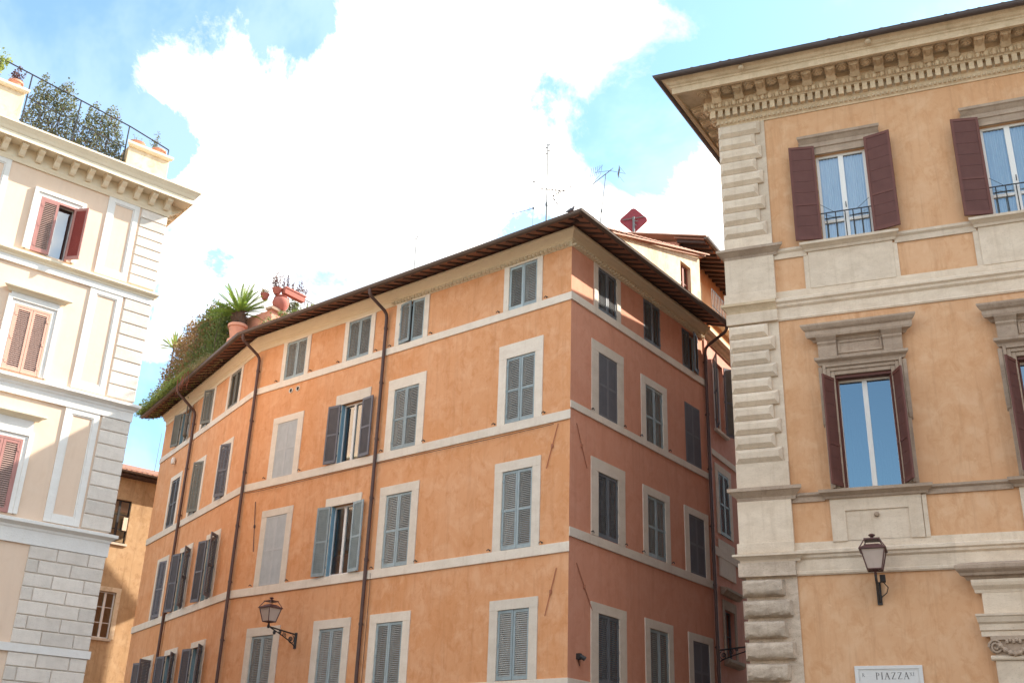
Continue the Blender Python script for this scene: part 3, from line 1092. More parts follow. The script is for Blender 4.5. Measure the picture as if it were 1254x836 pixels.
mb.quad((-.4, 5, CEZ + .09 + (5 + CEO) * .3), (10, 5, CEZ + .09 + (5 + CEO) * .3), (10, 9.4, 21), (-.4, 9.4, 21))
place((mb, M['tile'], False, False), 'roof', C_, FC)
mb = MB()
tile_rows(mb, FC, -.3, 9.8, .23, [(CEO + .08, CEZ + .1), (-5, CEZ + .1 + (5 + CEO) * .3)])
place((mb, M['tile'], True), 'roof_tiles', C_, kind='stuff')
gp = [tuple(FC.p(-.4, -CEO - .08, CEZ + .06)), tuple(FC.p(10, -CEO - .08, CEZ + .06))]
place((halfpipe_gutter(gp, .08), M['gutter'], True), 'gutter', C_)
rl = MB()
for z in (18.35, 19.0):
    rl.tube([(.35, -.28, z), (9.9, -.28, z)], .016, 5)
u = .35
while u < 6:
    rl.tube([(u, -.28, 18.05), (u, -.28, 19.0)], .011, 5)
    u += .16
place((rl, M['iron']), 'balcony_railing', C_, FC)
fb = MB()
fb.box(2.1, 2.8, -.5, -.3, 18.55, 18.75)
place((fb, M['terracotta_dk']), 'flower_box', C_, FC)
# its windows
for k, (a, b, c, d) in enumerate(ch):
    u, w_ = (a + b) / 2, b - a
    window(C_, FC, u, c, d, w_ - .005, y=.14, mf='wframe' if k != 2 else 'grey_leaf', bars=0 if k == 0 else 1)
    if k == 0:
        shutter(C_, FC, a, c, w_ / 2, d - c, -1, 150, 'mid', 'grey_leaf', 'slat')
        shutter(C_, FC, b, c, w_ / 2, d - c, 1, 150, 'mid', 'grey_leaf', 'slat')
        band(C_, FC, rect(.12, c - .1, c - .012), a - .1, b + .1, 'trim', 0, 0, 'window_sill')
    elif k == 1:
        surround(C_, FC, u, c, d, w_, .26, .24)
        shutter(C_, FC, a + .01, c + .01, w_ / 2 - .01, d - c - .02, -1, 0, 'mid', 'blue', 'slat_dark', y=-.03)
        shutter(C_, FC, b - .01, c + .01, w_ / 2 - .01, d - c - .02, 1, 0, 'mid', 'blue', 'slat_dark', y=-.03)
    else:
        surround(C_, FC, u, c, d, w_, .16, .3, 'dstone_old')
        band(C_, FC, [(-.02, 8.3), (.12, 8.3), (.2, 8.4), (.26, 8.42), (.26, 8.5), (-.02, 8.56)], a - .28, b + .28, 'dstone_old', .3, .3, 'window_hood')
        band(C_, FC, [(-.02, 6.1), (.14, 6.14), (.2, 6.22), (.2, 6.32), (-.02, 6.34)], a - .22, b + .22, 'dstone_old', .3, .3, 'window_sill')
for z0, z1, o in ((9.5, 9.78, .05), (12.9, 13.1, .04)):
    band(C_, FC, rect(o, z0, z1), 0, 10, 'trim')
band(C_, FC, rect(.05, 0, 17.0), 0.0, .28, 'pink', 0, 0, 'corner_pilaster')
band(C_, FC, rect(.04, 8.9, 10.1), .62, 2.14, 'trim', 0, 0, 'apron_panel')
for z in (4.0, 9.9, 13.6):
    s_ = MB()
    s_.quad((.1, .3, z), (9.8, .3, z), (9.8, 6, z), (.1, 6, z))
    place((s_, M['roomy'], False, False), 'floor_slab', C_, FC)

# ================================================================== E: ochre house far behind
E_ = thing('ochre_house', 'weathered ochre house with a tiled roof seen in the gap beside the orange building', 'building', FE.p(0))
mb = MB()
eh = [(-1.0, -.03, 12.31, 14.29), (-.88, -.02, 8.12, 10.13)]
wall(mb, -8, 5, 0, 15.7, eh, .3)
place((mb, M['ochre'], False, False), 'wall', E_, FE)
mb = MB()
for (u0, y0, u1, y1) in ((-8, 0, -8, 8), (5, 0, 5, 8), (-8, 8, 5, 8)):
    mb.quad((u0, y0, 0), (u1, y1, 0), (u1, y1, 15.7), (u0, y0, 15.7))
place((mb, M['ochre'], False, False), 'rear_wall', E_, FE)
for u, a, b, w_, dk in ((-.515, 12.31, 14.29, .97, 1), (-.45, 8.12, 10.13, .86, 0)):
    window(E_, FE, u, a, b, w_ - .01, y=.12, mf='iron' if dk else 'wframe', bars=2)
    band(E_, FE, rect(.07, a - .1, a - .003), u - w_ / 2 - .08, u + w_ / 2 + .08, 'dstone', 0, 0, 'window_sill')
surround(E_, FE, -.45, 8.12, 10.13, .86, .2, .2, 'cream_gable', .02)
mb = MB()
mb.box(-.2, .0, -.05, -.02, 12.9, 13.5)
place((mb, M['dry'] if 'dry' in M else M['cream'],), 'open_casement', E_, FE, u=-.1)
mb = MB()
mb.box(-8, 5.2, -.45, .1, 15.32, 15.42)
place((mb, M['rafter']), 'eave_board', E_, FE)
rafters(E_, FE, -7.8, 5, .5, -.05, 15.55, .5, 15.42)
mb = MB()
mb.add([(-8, -.55, 15.5), (5.4, -.55, 15.5), (5.4, 5, 17.3), (-8, 5, 17.3), (5.4, 8.4, 15.7), (-8, 8.4, 15.7)], [(0, 1, 2, 3), (3, 2, 4, 5)])
place((mb, M['tile'], False, False), 'roof', E_, FE)
mb = MB()
tile_rows(mb, FE, -7.9, 5.3, .25, [(.6, 15.52), (-5, 17.33)], .09)
place((mb, M['tile'], True), 'roof_tiles', E_, kind='stuff')
gp = [tuple(FE.p(-8, -.6, 15.48)), tuple(FE.p(5.4, -.6, 15.48))]
place((halfpipe_gutter(gp, .07), M['gutter'], True), 'gutter', E_)

# ================================================================== A: cream building
A_ = thing('cream_building', 'cream stucco building with white panelled pilasters, grey stone quoins and a roof terrace', 'building', FA.p(0))
AL = -9.5
ah = [(-3.5, -2.58, 8.06, 9.94), (-3.5, -2.56, 11.65, 13.46), (-3.47, -2.5, 15.06, 16.70)]
mb = MB()
wall(mb, AL, 0, 0, 17.5, [(a - .004, b + .004, c - .004, d + .004) for a, b, c, d in ah], .26)
place((mb, M['cream'], False, False), 'wall', A_, FA)
mb = MB()
for (u0, y0, u1, y1) in ((0, 0, 0, 11), (0, 11, AL, 11), (AL, 11, AL, 0)):
    mb.quad((u0, y0, 0), (u1, y1, 0), (u1, y1, 18.2), (u0, y0, 18.2))
mb.quad((AL, 0, 18.2), (0, 0, 18.2), (0, 11, 18.2), (AL, 11, 18.2))
place((mb, M['cream'], False, False), 'rear_wall', A_, FA)
# quoins: one block per course, with rounded arrises
def block(par, F, x0, x1, z0, z1, off, mat, cmf=.018, base=.0, name='stone_block'):
    key = ('blk', round(x1 - x0, 3), round(z1 - z0, 3), off, mat, cmf, base)
    if key not in _cache:
        mb = MB()
        mb.cham(0, x1 - x0, 0, z1 - z0, base + .01, -off, cmf)
        _cache[key] = mb.mesh(name, M[mat])
    return place(_cache[key], name, par, F, x0, 0, z0)
FAS = Fr(FA.p(0).xy, FA.az + 90)        # the return of the corner, seen only edge-on
for z0, z1 in ((8.02, 11.06), (11.62, 14.56), (15.02, 17.44)):
    n = 8
    h_ = (z1 - z0) / n
    for i in range(n):
        block(A_, FA, -.74, .035, z0 + i * h_ + .012, z0 + (i + 1) * h_ - .012, .045, 'astone')
    band(A_, FA, rect(.012, z0, z1), -.73, .01, 'astone', 0, 0, 'quoin_bed')
cw = [[.70, .79, .40], [.29, .81, .79]]
for (zz, n) in ((7.385, 7), (4.84, 9)):
    h_ = .335
    for i in range(n):
        z1 = zz - i * h_
        x = -1.89
        for w_ in cw[(i + (0 if n == 7 else 0)) % 2]:
            block(A_, FA, x + .008, x + w_ - .008 + (.03 if x + w_ > -.05 else 0), z1 - h_ + .01, z1 - .01, .05, 'astone', .016)
            x += w_
    band(A_, FA, rect(.014, max(0, zz - n * h_), zz), -1.88, .01, 'astone', 0, 0, 'block_bed')
def courses(F, u0, u1, m1):
    band(A_, F, rect(.075, 4.84, 5.03), u0, u1, 'white', 0, m1)
    for zf0, zf1, zc0, zc1, ov in ((7.385, 7.74, 7.74, 7.98, .2), (11.06, 11.32, 11.32, 11.57, .2), (14.56, 14.74, 14.74, 14.96, .17)):
        band(A_, F, rect(.06, zf0, zf1 + .01), u0, u1, 'white', 0, m1, 'frieze')
        h = zc1 - zc0
        band(A_, F, [(-.02, zc0), (.075, zc0), (.085, zc0 + .25 * h), (.13, zc0 + .38 * h), (ov - .02, zc0 + .5 * h), (ov, zc0 + .55 * h), (ov, zc0 + .85 * h), (.08, zc1), (-.02, zc1)], u0, u1, 'acorn' if zc0 > 12 else 'white', 0, m1)
courses(FA, AL, 0, 1)
courses(FAS, 0, 8, 0)
# panelled pilaster strips either side of the windows
def panel_frame(u0, u1, z0, z1, i0, i1):
    mb = MB()
    mb.box(u0, i0, -.04, .01, z0, z1)
    mb.box(i1, u1, -.04, .01, z0, z1)
    mb.box(i0, i1, -.039, .01, z0, z0 + .2)
    mb.box(i0, i1, -.039, .01, z1 - .14, z1)
    for a, b, c, d in ((i0, i0 + .035, z0 + .2, z1 - .14), (i1 - .035, i1, z0 + .2, z1 - .14), (i0 + .035, i1 - .035, z0 + .2, z0 + .235), (i0 + .035, i1 - .035, z1 - .175, z1 - .14)):
        mb.box(a, b, -.022, .01, c, d)
    place((mb, M['white'], False, True, .004), 'panel_frame', A_, FA)
for z0, z1 in ((8.02, 11.06), (11.62, 14.56), (15.02, 17.44)):
    panel_frame(-1.71, -.80, z0, z1, -1.53, -.95)
    panel_frame(-5.32, -4.41, z0, z1, -5.13, -4.55)
# windows
def aw(k, sur, top):
    a, b, c, d = ah[k]
    u, w_ = (a + b) / 2, b - a
    mb = MB()
    for (x0, x1, z0, z1) in ((a - sur, a, c, d), (b, b + sur, c, d), (a - sur, b + sur, d, d + top)):
        mb.box(x0, x1, -.045, .01, z0, z1)
    for (x0, x1, z0, z1) in ((a - sur - .05, a - sur + .06, c, d + top - .06), (b + sur - .06, b + sur + .05, c, d + top - .06), (a - sur - .05, b + sur + .05, d + top - .06, d + top + .05)):
        mb.box(x0, x1, -.08, .01, z0, z1)
    place((mb, M['white'], False, True, .006), 'window_surround', A_, FA)
    return u, w_, c, d, a, b
for k in range(3):
    u, w_, c, d, a, b = aw(k, .17, .17)
    hw = w_ / 2
    fm = MB()
    fm.box(a, a + .05, -.05, .06, c, d); fm.box(b - .05, b, -.05, .06, c, d); fm.box(a + .05, b - .05, -.05, .06, d - .06, d)
    place((fm, M['rose_pale' if k == 1 else 'rose']), 'shutter_frame', A_, FA)
    if k == 2:
        shutter(A_, FA, a + .045, c, hw - .05, d - c - .06, -1, 4, 'plain', 'rose', 'rose_slat', y=-.045)
        shutter(A_, FA, b - .045, c, hw - .05, d - c - .06, 1, 128, 'plain', 'rose', 'red_leaf', y=-.06)
    else:
        shutter(A_, FA, a + .045, c, hw - .05, d - c - .06, -1, 0, 'plain', 'rose_pale' if k == 1 else 'rose', 'rose_slat', y=-.045)
        shutter(A_, FA, b - .045, c, hw - .05, d - c - .06, 1, 0, 'plain', 'rose_pale' if k == 1 else 'rose', 'rose_slat', y=-.045)
    window(A_, FA, u, c, d - .01, w_ - .01, y=.12, gl='glass_hi' if k == 2 else 'glass')
    if k < 2:
        z = 13.7 if k == 1 else 10.2
        zt_ = 13.92 if k == 1 else 10.62
        band(A_, FA, rect(.05, d + .2, zt_ - .14), a - .16, b + .16, 'white', 0, 0, 'window_frieze')
        band(A_, FA, [(-.02, zt_ - .16), (.07, zt_ - .16), (.12, zt_ - .1), (.2, zt_ - .08), (.22, zt_ - .06), (.22, zt_ - .01), (-.02, zt_ + .02)], a - .2, b + .2, 'acorn', 1, 1, 'window_hood')
# ground floor frame edge seen at the picture's side
mb = MB()
for x0, x1, z0, z1 in ((-2.75, -2.62, 4.0, 6.6), (-4.0, -3.87, 4.0, 6.6), (-3.87, -2.75, 6.47, 6.6)):
    mb.box(x0, x1, -.06, .01, z0, z1)
place((mb, M['white'], False, True, .006), 'window_surround', A_, FA)
mb = MB()
mb.box(-3.87, -2.75, -.01, .01, 4.0, 6.47)
place((mb, M['rose']), 'shutter', A_, FA)
# crowning cornice with brackets
zc = 17.44
KC = [(-.03, zc), (.05, zc), (.07, zc + .05), (.10, zc + .10), (.10, 17.90), (.50, 17.90), (.50, 17.86), (.54, 17.86), (.54, 18.0), (.56, 18.02), (.60, 18.1), (.67, 18.2), (.69, 18.22), (.69, 18.27), (-.03, 18.33)]
band(A_, FA, KC, AL, 0, 'acorn', 0, 1, 'cornice')
band(A_, FAS, KC, 0, 8, 'acorn', 1, 0, 'cornice')
def abracket():
    mb = MB()
    pr = [(.09, 17.60), (.16, 17.58), (.22, 17.62), (.30, 17.72), (.40, 17.77), (.44, 17.80), (.44, 17.895), (.09, 17.895)]
    mb.ext(pr, -.075, .075)
    mb.box(-.09, .09, -.46, -.09, 17.84, 17.897)
    return mb.mesh('cornice_bracket', M['acorn'])
abm = abracket()
u = -.10
while u > AL + .2:
    place(abm, 'cornice_bracket', A_, FA, u)
    u -= .462
for k in range(6):
    place(abm, 'cornice_bracket', A_, FAS, .12 + .462 * k)
# roof terrace parapet piers
def pier(u0, u1, ztop):
    mb = MB()
    mb.box(u0, u1, .02, .62, 18.25, ztop - .12)
    o = place((mb, M['cream_gable'], False, True, .01), 'parapet_pier', A_, FA)
    mb = MB()
    mb.ext([(-.72, ztop - .13), (.04, ztop - .13), (.09, ztop - .08), (.09, ztop), (-.72, ztop)], u0 - .02, u1 + .02, .8, .8)
    sub((mb, M['acorn'], False, True, .008), 'pier_cap', o)
pier(-1.45, -.2, 19.42)
pier(-5.75, -4.5, 19.72)
for z in (8.0, 11.5, 15.0):
    s_ = MB()
    s_.quad((AL + .2, .3, z), (-.2, .3, z), (-.2, 8, z), (AL + .2, 8, z))
    place((s_, M['roomy'], False, False), 'floor_slab', A_, FA)
rl = MB()
za, zb_ = 20.42, 19.98
def rz_(u):
    return za + (u + 5.1) / 3.6 * (zb_ - za)
rl.tube([(-8.5, .1, rz_(-5.1) + .05), (-5.1, .1, rz_(-5.1)), (-1.5, .1, rz_(-1.5)), (-.25, .1, 19.72)], .022, 6)
rl.tube([(-4.45, .1, rz_(-4.45) - .75), (-1.5, .1, rz_(-1.5) - .75)], .016, 6)
for u in (-4.42, -3.0, -1.52):
    rl.tube([(u, .1, 18.3), (u, .1, rz_(u))], .02, 6)
u = -4.3
while u < -1.6:
    rl.tube([(u, .1, 18.3), (u, .1, rz_(u) - .75)], .009, 5)
    u += .14
rl.tube([(-.25, .1, 19.42), (-.25, .1, 19.72)], .018, 6)
place((rl, M['iron']), 'terrace_railing', A_, FA)

# ================================================================== unseen house row, added behind the camera to block sky light
S_ = thing('sky_blocking_row', 'unseen long ochre house row, added across the square to block sky light', 'building', (0, -15, 0))
FS = Fr((34, -15), 180)
mb = MB()
sh_ = [(4 + 3.4 * i - .55, 4 + 3.4 * i + .55, z, z + 2.1) for i in range(19) for z in (5.2, 9.0, 12.8)]
wall(mb, 0, 70, 0, 16.5, sh_, .3)
place((mb, M['ochre'], False, False), 'wall', S_, FS)
mb = MB()
for (u0, y0, u1, y1) in ((0, 0, 0, 12), (0, 12, 70, 12), (70, 12, 70, 0)):
    mb.quad((u0, y0, 0), (u1, y1, 0), (u1, y1, 16.5), (u0, y0, 16.5))
place((mb, M['ochre'], False, False), 'rear_wall', S_, FS)
for a, b, c, d in sh_:
    window(S_, FS, (a + b) / 2, c + .004, d - .004, 1.09, y=.12)
mb = MB()
mb.add([(-.6, -.8, 16.4), (70.6, -.8, 16.4), (70.6, 6, 18.5), (-.6, 6, 18.5), (70.6, 12.8, 16.4), (-.6, 12.8, 16.4)], [(0, 1, 2, 3), (3, 2, 4, 5)])
place((mb, M['tile'], False, False), 'roof', S_, FS)
band(S_, FS, rect(.06, 4.5, 4.8), 0, 70, 'trim')
band(S_, FS, rect(.35, 15.9, 16.35), 0, 70, 'trim', 0, 0, 'cornice')

# ================================================================== D: tan palazzo
D_ = thing('palazzo', 'tan stucco palazzo with carved stone cornice, stone quoins and maroon shutters', 'building', FD.p(0))
KD = 1.19
DR = 24.0
DLN = 24.0
DU = [2.94, 6.86, 10.78]
W3, W2 = 1.22, 1.26
Z3, Z2 = (14.95, 17.47), (8.62, 11.36)
dh = [(u - W3 / 2, u + W3 / 2) + Z3 for u in DU] + [(u - W2 / 2, u + W2 / 2) + Z2 for u in DU]
mb = MB()
wall(mb, 0, DR, 0, 19.5, [(a - .004, b + .004, c - .004, d + .004) for a, b, c, d in dh], .34)
place((mb, M['tan'], False, False), 'wall', D_, FD)
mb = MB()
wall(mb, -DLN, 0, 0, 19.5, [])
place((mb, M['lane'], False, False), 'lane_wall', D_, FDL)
mb = MB()
a, b, c, d = FD.p(DR), FD.p(DR, 13), FDL.p(-DLN), FDL.p(-DLN)
for p, q in ((a, b), (b, c)):
    mb.quad((p.x, p.y, 0), (q.x, q.y, 0), (q.x, q.y, 19.5), (p.x, p.y, 19.5))
place((mb, M['tan'], False, False), 'rear_wall', D_)
mb = MB()
for z in (3.0, 8.0, 14.0, 19.45):
    mb.poly(*[(p.x, p.y, z) for p in (FD.p(.3, .4), FD.p(DR, .4), FD.p(DR, 13), FDL.p(-DLN + .2, .4))])
place((mb, M['roomy'], False, False), 'floor_slab', D_)

# --- corner strip with quoins
def course(name, prof, mat, u0=0, u1=1.1, lane=True, m1=0.0, bev=0.0):
    band(D_, FD, prof, u0, u1, mat, KD, m1, name, bev)
    if lane:
        band(D_, FDL, prof, -1.1, 0, mat, 0, KD, name, bev)
course('quoin_bed', rect(.03, 15.34, 18.86), 'dstone')
course('quoin_bed', rect(.03, 9.35, 12.95), 'dstone')
course('quoin_bed', rect(.03, 0, 6.72), 'dstone_rough')
def quoins(z_top, n, pitch, long_first, mat, rough=False):
    for i in range(n):
        z1 = z_top - i * pitch
        lng = (i % 2 == 0) == long_first
        w_ = .99 if lng else .84
        off, cm = (.17, .085) if not rough else (.24, .06)
        key = ('dq', w_, pitch, mat, i if rough else 0)
        if key not in _cache:
            mb = MB()
            h_ = pitch - (.010 if not rough else .05)
            if not rough:
                cm_z = .10
                mb.cham(-.11, w_, 0, h_, .0, -off, cm, cm_z)
            else:
                # pillowed, uneven rusticated face
                nx, nz = 16, 9
                rnd = random.Random(i * 7 + 3)
                g_ = []
                for a in range(nx + 1):
                    for b in range(nz + 1):
                        sx, sz = a / nx, b / nz
                        e = (1 - abs(2 * sx - 1) ** 10) ** .5 * (1 - abs(2 * sz - 1) ** 4) ** .5
                        inner = 0 < a < nx and 0 < b < nz
                        g_.append((-.13 + sx * (w_ + .13), -(.0 + off * e + (rnd.uniform(-.016, .016) if inner else 0)), sz * h_ + rnd.uniform(-.008, .008)))
                f_ = []
                for a in range(nx):
                    for b in range(nz):
                        k = a * (nz + 1) + b
                        f_.append((k, k + nz + 1, k + nz + 2, k + 1))
                mb.add(g_, f_)
                mb.quad(g_[0], g_[nz], (-.13, .02, h_), (-.13, .02, 0))
                mb.quad(g_[0], g_[nx * (nz + 1)], (w_, .02, 0), (-.13, .02, 0))
            _cache[key] = mb.mesh('quoin_block', M[mat], rough, True)
        place(_cache[key], 'quoin_block', D_, FD, 0, 0, z1 - pitch + (.005 if not rough else .025))
quoins(18.82, 9, .384, True, 'dstone')
quoins(12.90, 10, .354, False, 'dstone')
quoins(6.68, 14, .455, False, 'dstone_rough', True)
course('base_block', rect(.10, 15.02, 15.36), 'dstone', bev=.008)
course('base_block', rect(.10, 8.76, 9.36), 'dstone', bev=.008)
cap = lambda z0, z1, o: [(-.02, z0), (.1, z0), (.12, z0 + .25 * (z1 - z0)), (o * .7, z0 + .45 * (z1 - z0)), (o - .03, z0 + .6 * (z1 - z0)), (o, z0 + .65 * (z1 - z0)), (o, z0 + .9 * (z1 - z0)), (.1, z1), (-.02, z1)]
course('pilaster_cap', cap(14.74, 15.02, .26), 'dstone_old', m1=1)
course('pedestal', rect(.11, 13.76, 14.74), 'dstone', bev=.006)
course('pedestal_base', rect(.15, 13.50, 13.76), 'dstone', bev=.006)
course('moulding', cap(13.22, 13.50, .22), 'dcorn', u1=1.08)
course('frieze_block', rect(.13, 12.93, 13.22), 'dstone', bev=.006)
course('pilaster_cap', cap(8.44, 8.76, .27), 'dstone_old', m1=1)
course('pedestal', rect(.11, 7.46, 8.44), 'dstone', bev=.006)
course('pedestal_base', rect(.15, 7.22, 7.46), 'dstone', bev=.006)
course('moulding', cap(7.02, 7.22, .24), 'dstone', u1=1.1, m1=1)
course('frieze_block', rect(.15, 6.70, 7.02), 'dstone_rough', bev=.008)

# --- strings between the windows
def run(prof, u0, u1, mat, name='string_course', bev=0.0):
    return band(D_, FD, prof, u0, u1, mat, 0, 0, name, bev)
sc1 = lambda z0, z1, o: [(-.02, z0), (.04, z0), (.05, z0 + .5 * (z1 - z0)), (o - .02, z0 + .6 * (z1 - z0)), (o, z0 + .68 * (z1 - z0)), (o, z0 + .92 * (z1 - z0)), (.03, z1), (-.02, z1)]
segs = [(1.1, DU[0] - 1.03)] + [(a + 1.05, b - 1.03) for a, b in zip(DU, DU[1:])] + [(DU[-1] + 1.05, DR)]
for a, b in segs:
    run(sc1(14.62, 14.90, .1), a, b, 'dstone')
segs2 = [(1.1, DU[0] - 1.1)] + [(a + 1.0, b - 1.1) for a, b in zip(DU, DU[1:])] + [(DU[-1] + 1.0, DR)]
for a, b in segs2:
    run(sc1(8.36, 8.58, .1), a, b, 'dstone_old')
run([(-.02, 12.93), (.03, 12.93), (.05, 12.97), (.035, 13.0), (.035, 13.25), (.09, 13.3), (.1, 13.36), (.15, 13.4), (.15, 13.47), (.05, 13.52), (.03, 13.54), (.03, 13.72), (-.02, 13.72)], 1.08, DR, 'dstone')
run([(-.02, 6.70), (.04, 6.70), (.06, 6.73), (.06, 6.78), (.035, 6.8), (.035, 7.05), (.08, 7.09), (.09, 7.14), (.13, 7.17), (.13, 7.23), (.04, 7.27), (.03, 7.28), (.03, 7.44), (-.02, 7.44)], 1.1, 4.45, 'dstone')
run([(-.02, 6.79), (.035, 6.79), (.035, 7.05), (.08, 7.09), (.09, 7.14), (.13, 7.17), (.13, 7.23), (.04, 7.27), (.03, 7.28), (.03, 7.44), (-.02, 7.44)], 4.45, DR, 'dstone')

# --- windows, upper row
crt = MB()
n = 46
for i in range(n):
    for side in (-1, 1):
        x0, x1 = side * .04 + side * (W3 / 2 - .08) * i / n, side * .04 + side * (W3 / 2 - .08) * (i + 1) / n
        y0, y1 = [.035 * math.sin(j * .9) + .02 * math.sin(j * 2.3 + side) for j in (i, i + 1)]
        crt.quad((x0, y0, 0), (x1, y1, 0), (x1, y1, 2.42), (x0, y0, 2.42))
crt = crt.mesh('curtain', M['curtain'], True, False)
for k, u in enumerate(DU):
    z0, z1 = Z3
    # carved lintel
    mb = MB()
    mb.ext([(-.02, 17.56), (.05, 17.56), (.06, 17.66), (.09, 17.68), (.09, 17.80), (.12, 17.84), (.16, 17.90), (.2, 17.93), (.2, 18.0), (-.02, 18.05)], u - .92, u + .92, .5, .5)
    for s_ in (-1, 1):
        x0, x1 = sorted((u + s_ * .9, u + s_ * 1.0))
        mb.box(x0, x1, -.075, .01, 17.5, 17.86)
    place((mb, M['dstone_old'], False, True), 'lintel', D_, FD)
    mb = MB()
    mb.box(u - W3 / 2 - .02, u + W3 / 2 + .02, -.05, .1, 17.475, 17.56)
    place((mb, M['dstone_old']), 'lintel_soffit', D_, FD)
    # sill and apron
    band(D_, FD, [(-.3, 14.70), (.08, 14.70), (.1, 14.76), (.18, 14.82), (.22, 14.84), (.22, 14.91), (.05, 14.945), (-.3, 14.945)], u - 1.02, u + 1.02, 'dstone', .7, .7, 'window_sill')
    band(D_, FD, rect(.045, 13.70, 14.72), u - 1.0, u + 1.0, 'dstone', 0, 0, 'apron', .006)
    band(D_, FD, rect(.03, 13.72, 14.64), u + 1.0, u + 1.1, 'dstone', 0, 0, 'apron_edge', .004)
    band(D_, FD, rect(.03, 13.72, 14.64), u - 1.12, u - 1.0, 'dstone', 0, 0, 'apron_edge', .004)
    wn = window(D_, FD, u, z0, z1, W3 - .006, y=.09, mf='wframe', gl='glass_mid', fw=.07)
    ex = MB()
    for s_ in (-1, 1):
        a, b = sorted((s_ * .07, s_ * (W3 / 2 - .07)))
        ex.box(a, b, -.008, .05, .55, .63)
    sub((ex, M['wframe']), 'window_rail', wn)
    hd = MB()
    hd.tube([(.02, -.03, .92), (.02, -.06, .95), (.02, -.06, 1.06)], .012, 5)
    sub((hd, M['iron']), 'window_handle', wn)
    cu = sub(crt, 'curtain', wn, (0, .10, .06))
    shutter(D_, FD, u - W3 / 2 - .01, z0 + .02, .64, z1 - z0 + .2, -1, 170, 'board', 'maroon', 'maroon_board', y=-.10)
    shutter(D_, FD, u + W3 / 2 + .01, z0 + .02, .64, z1 - z0 + .2, 1, 166, 'board', 'maroon', 'maroon_board', y=-.10)
    rl = MB()
    rl.tube([(u - W3 / 2, -.03, z0 + .78), (u + W3 / 2, -.03, z0 + .78)], .018, 6)
    rl.tube([(u - W3 / 2 + .1, -.03, z0 + .62), (u - .14, -.03, z0 + .62)], .014, 5)
    rl.tube([(u + .14, -.03, z0 + .62), (u + W3 / 2 - .1, -.03, z0 + .62)], .014, 5)
    for x in (-.44, -.22, 0.01, .2, .40, .58):
        rl.tube([(u + x - .03, -.03, z0), (u + x - .03, -.03, z0 + .78)], .013, 6)
    rl.tube([(u - W3 / 2 + .02, -.14, z0 + .98), (u - .3, -.03, z0 + .8)], .007, 4)
    rl.tube([(u + W3 / 2 - .02, -.14, z0 + .98), (u + .3, -.03, z0 + .8)], .007, 4)
    place((rl, M['iron'], True), 'window_railing', D_, FD)

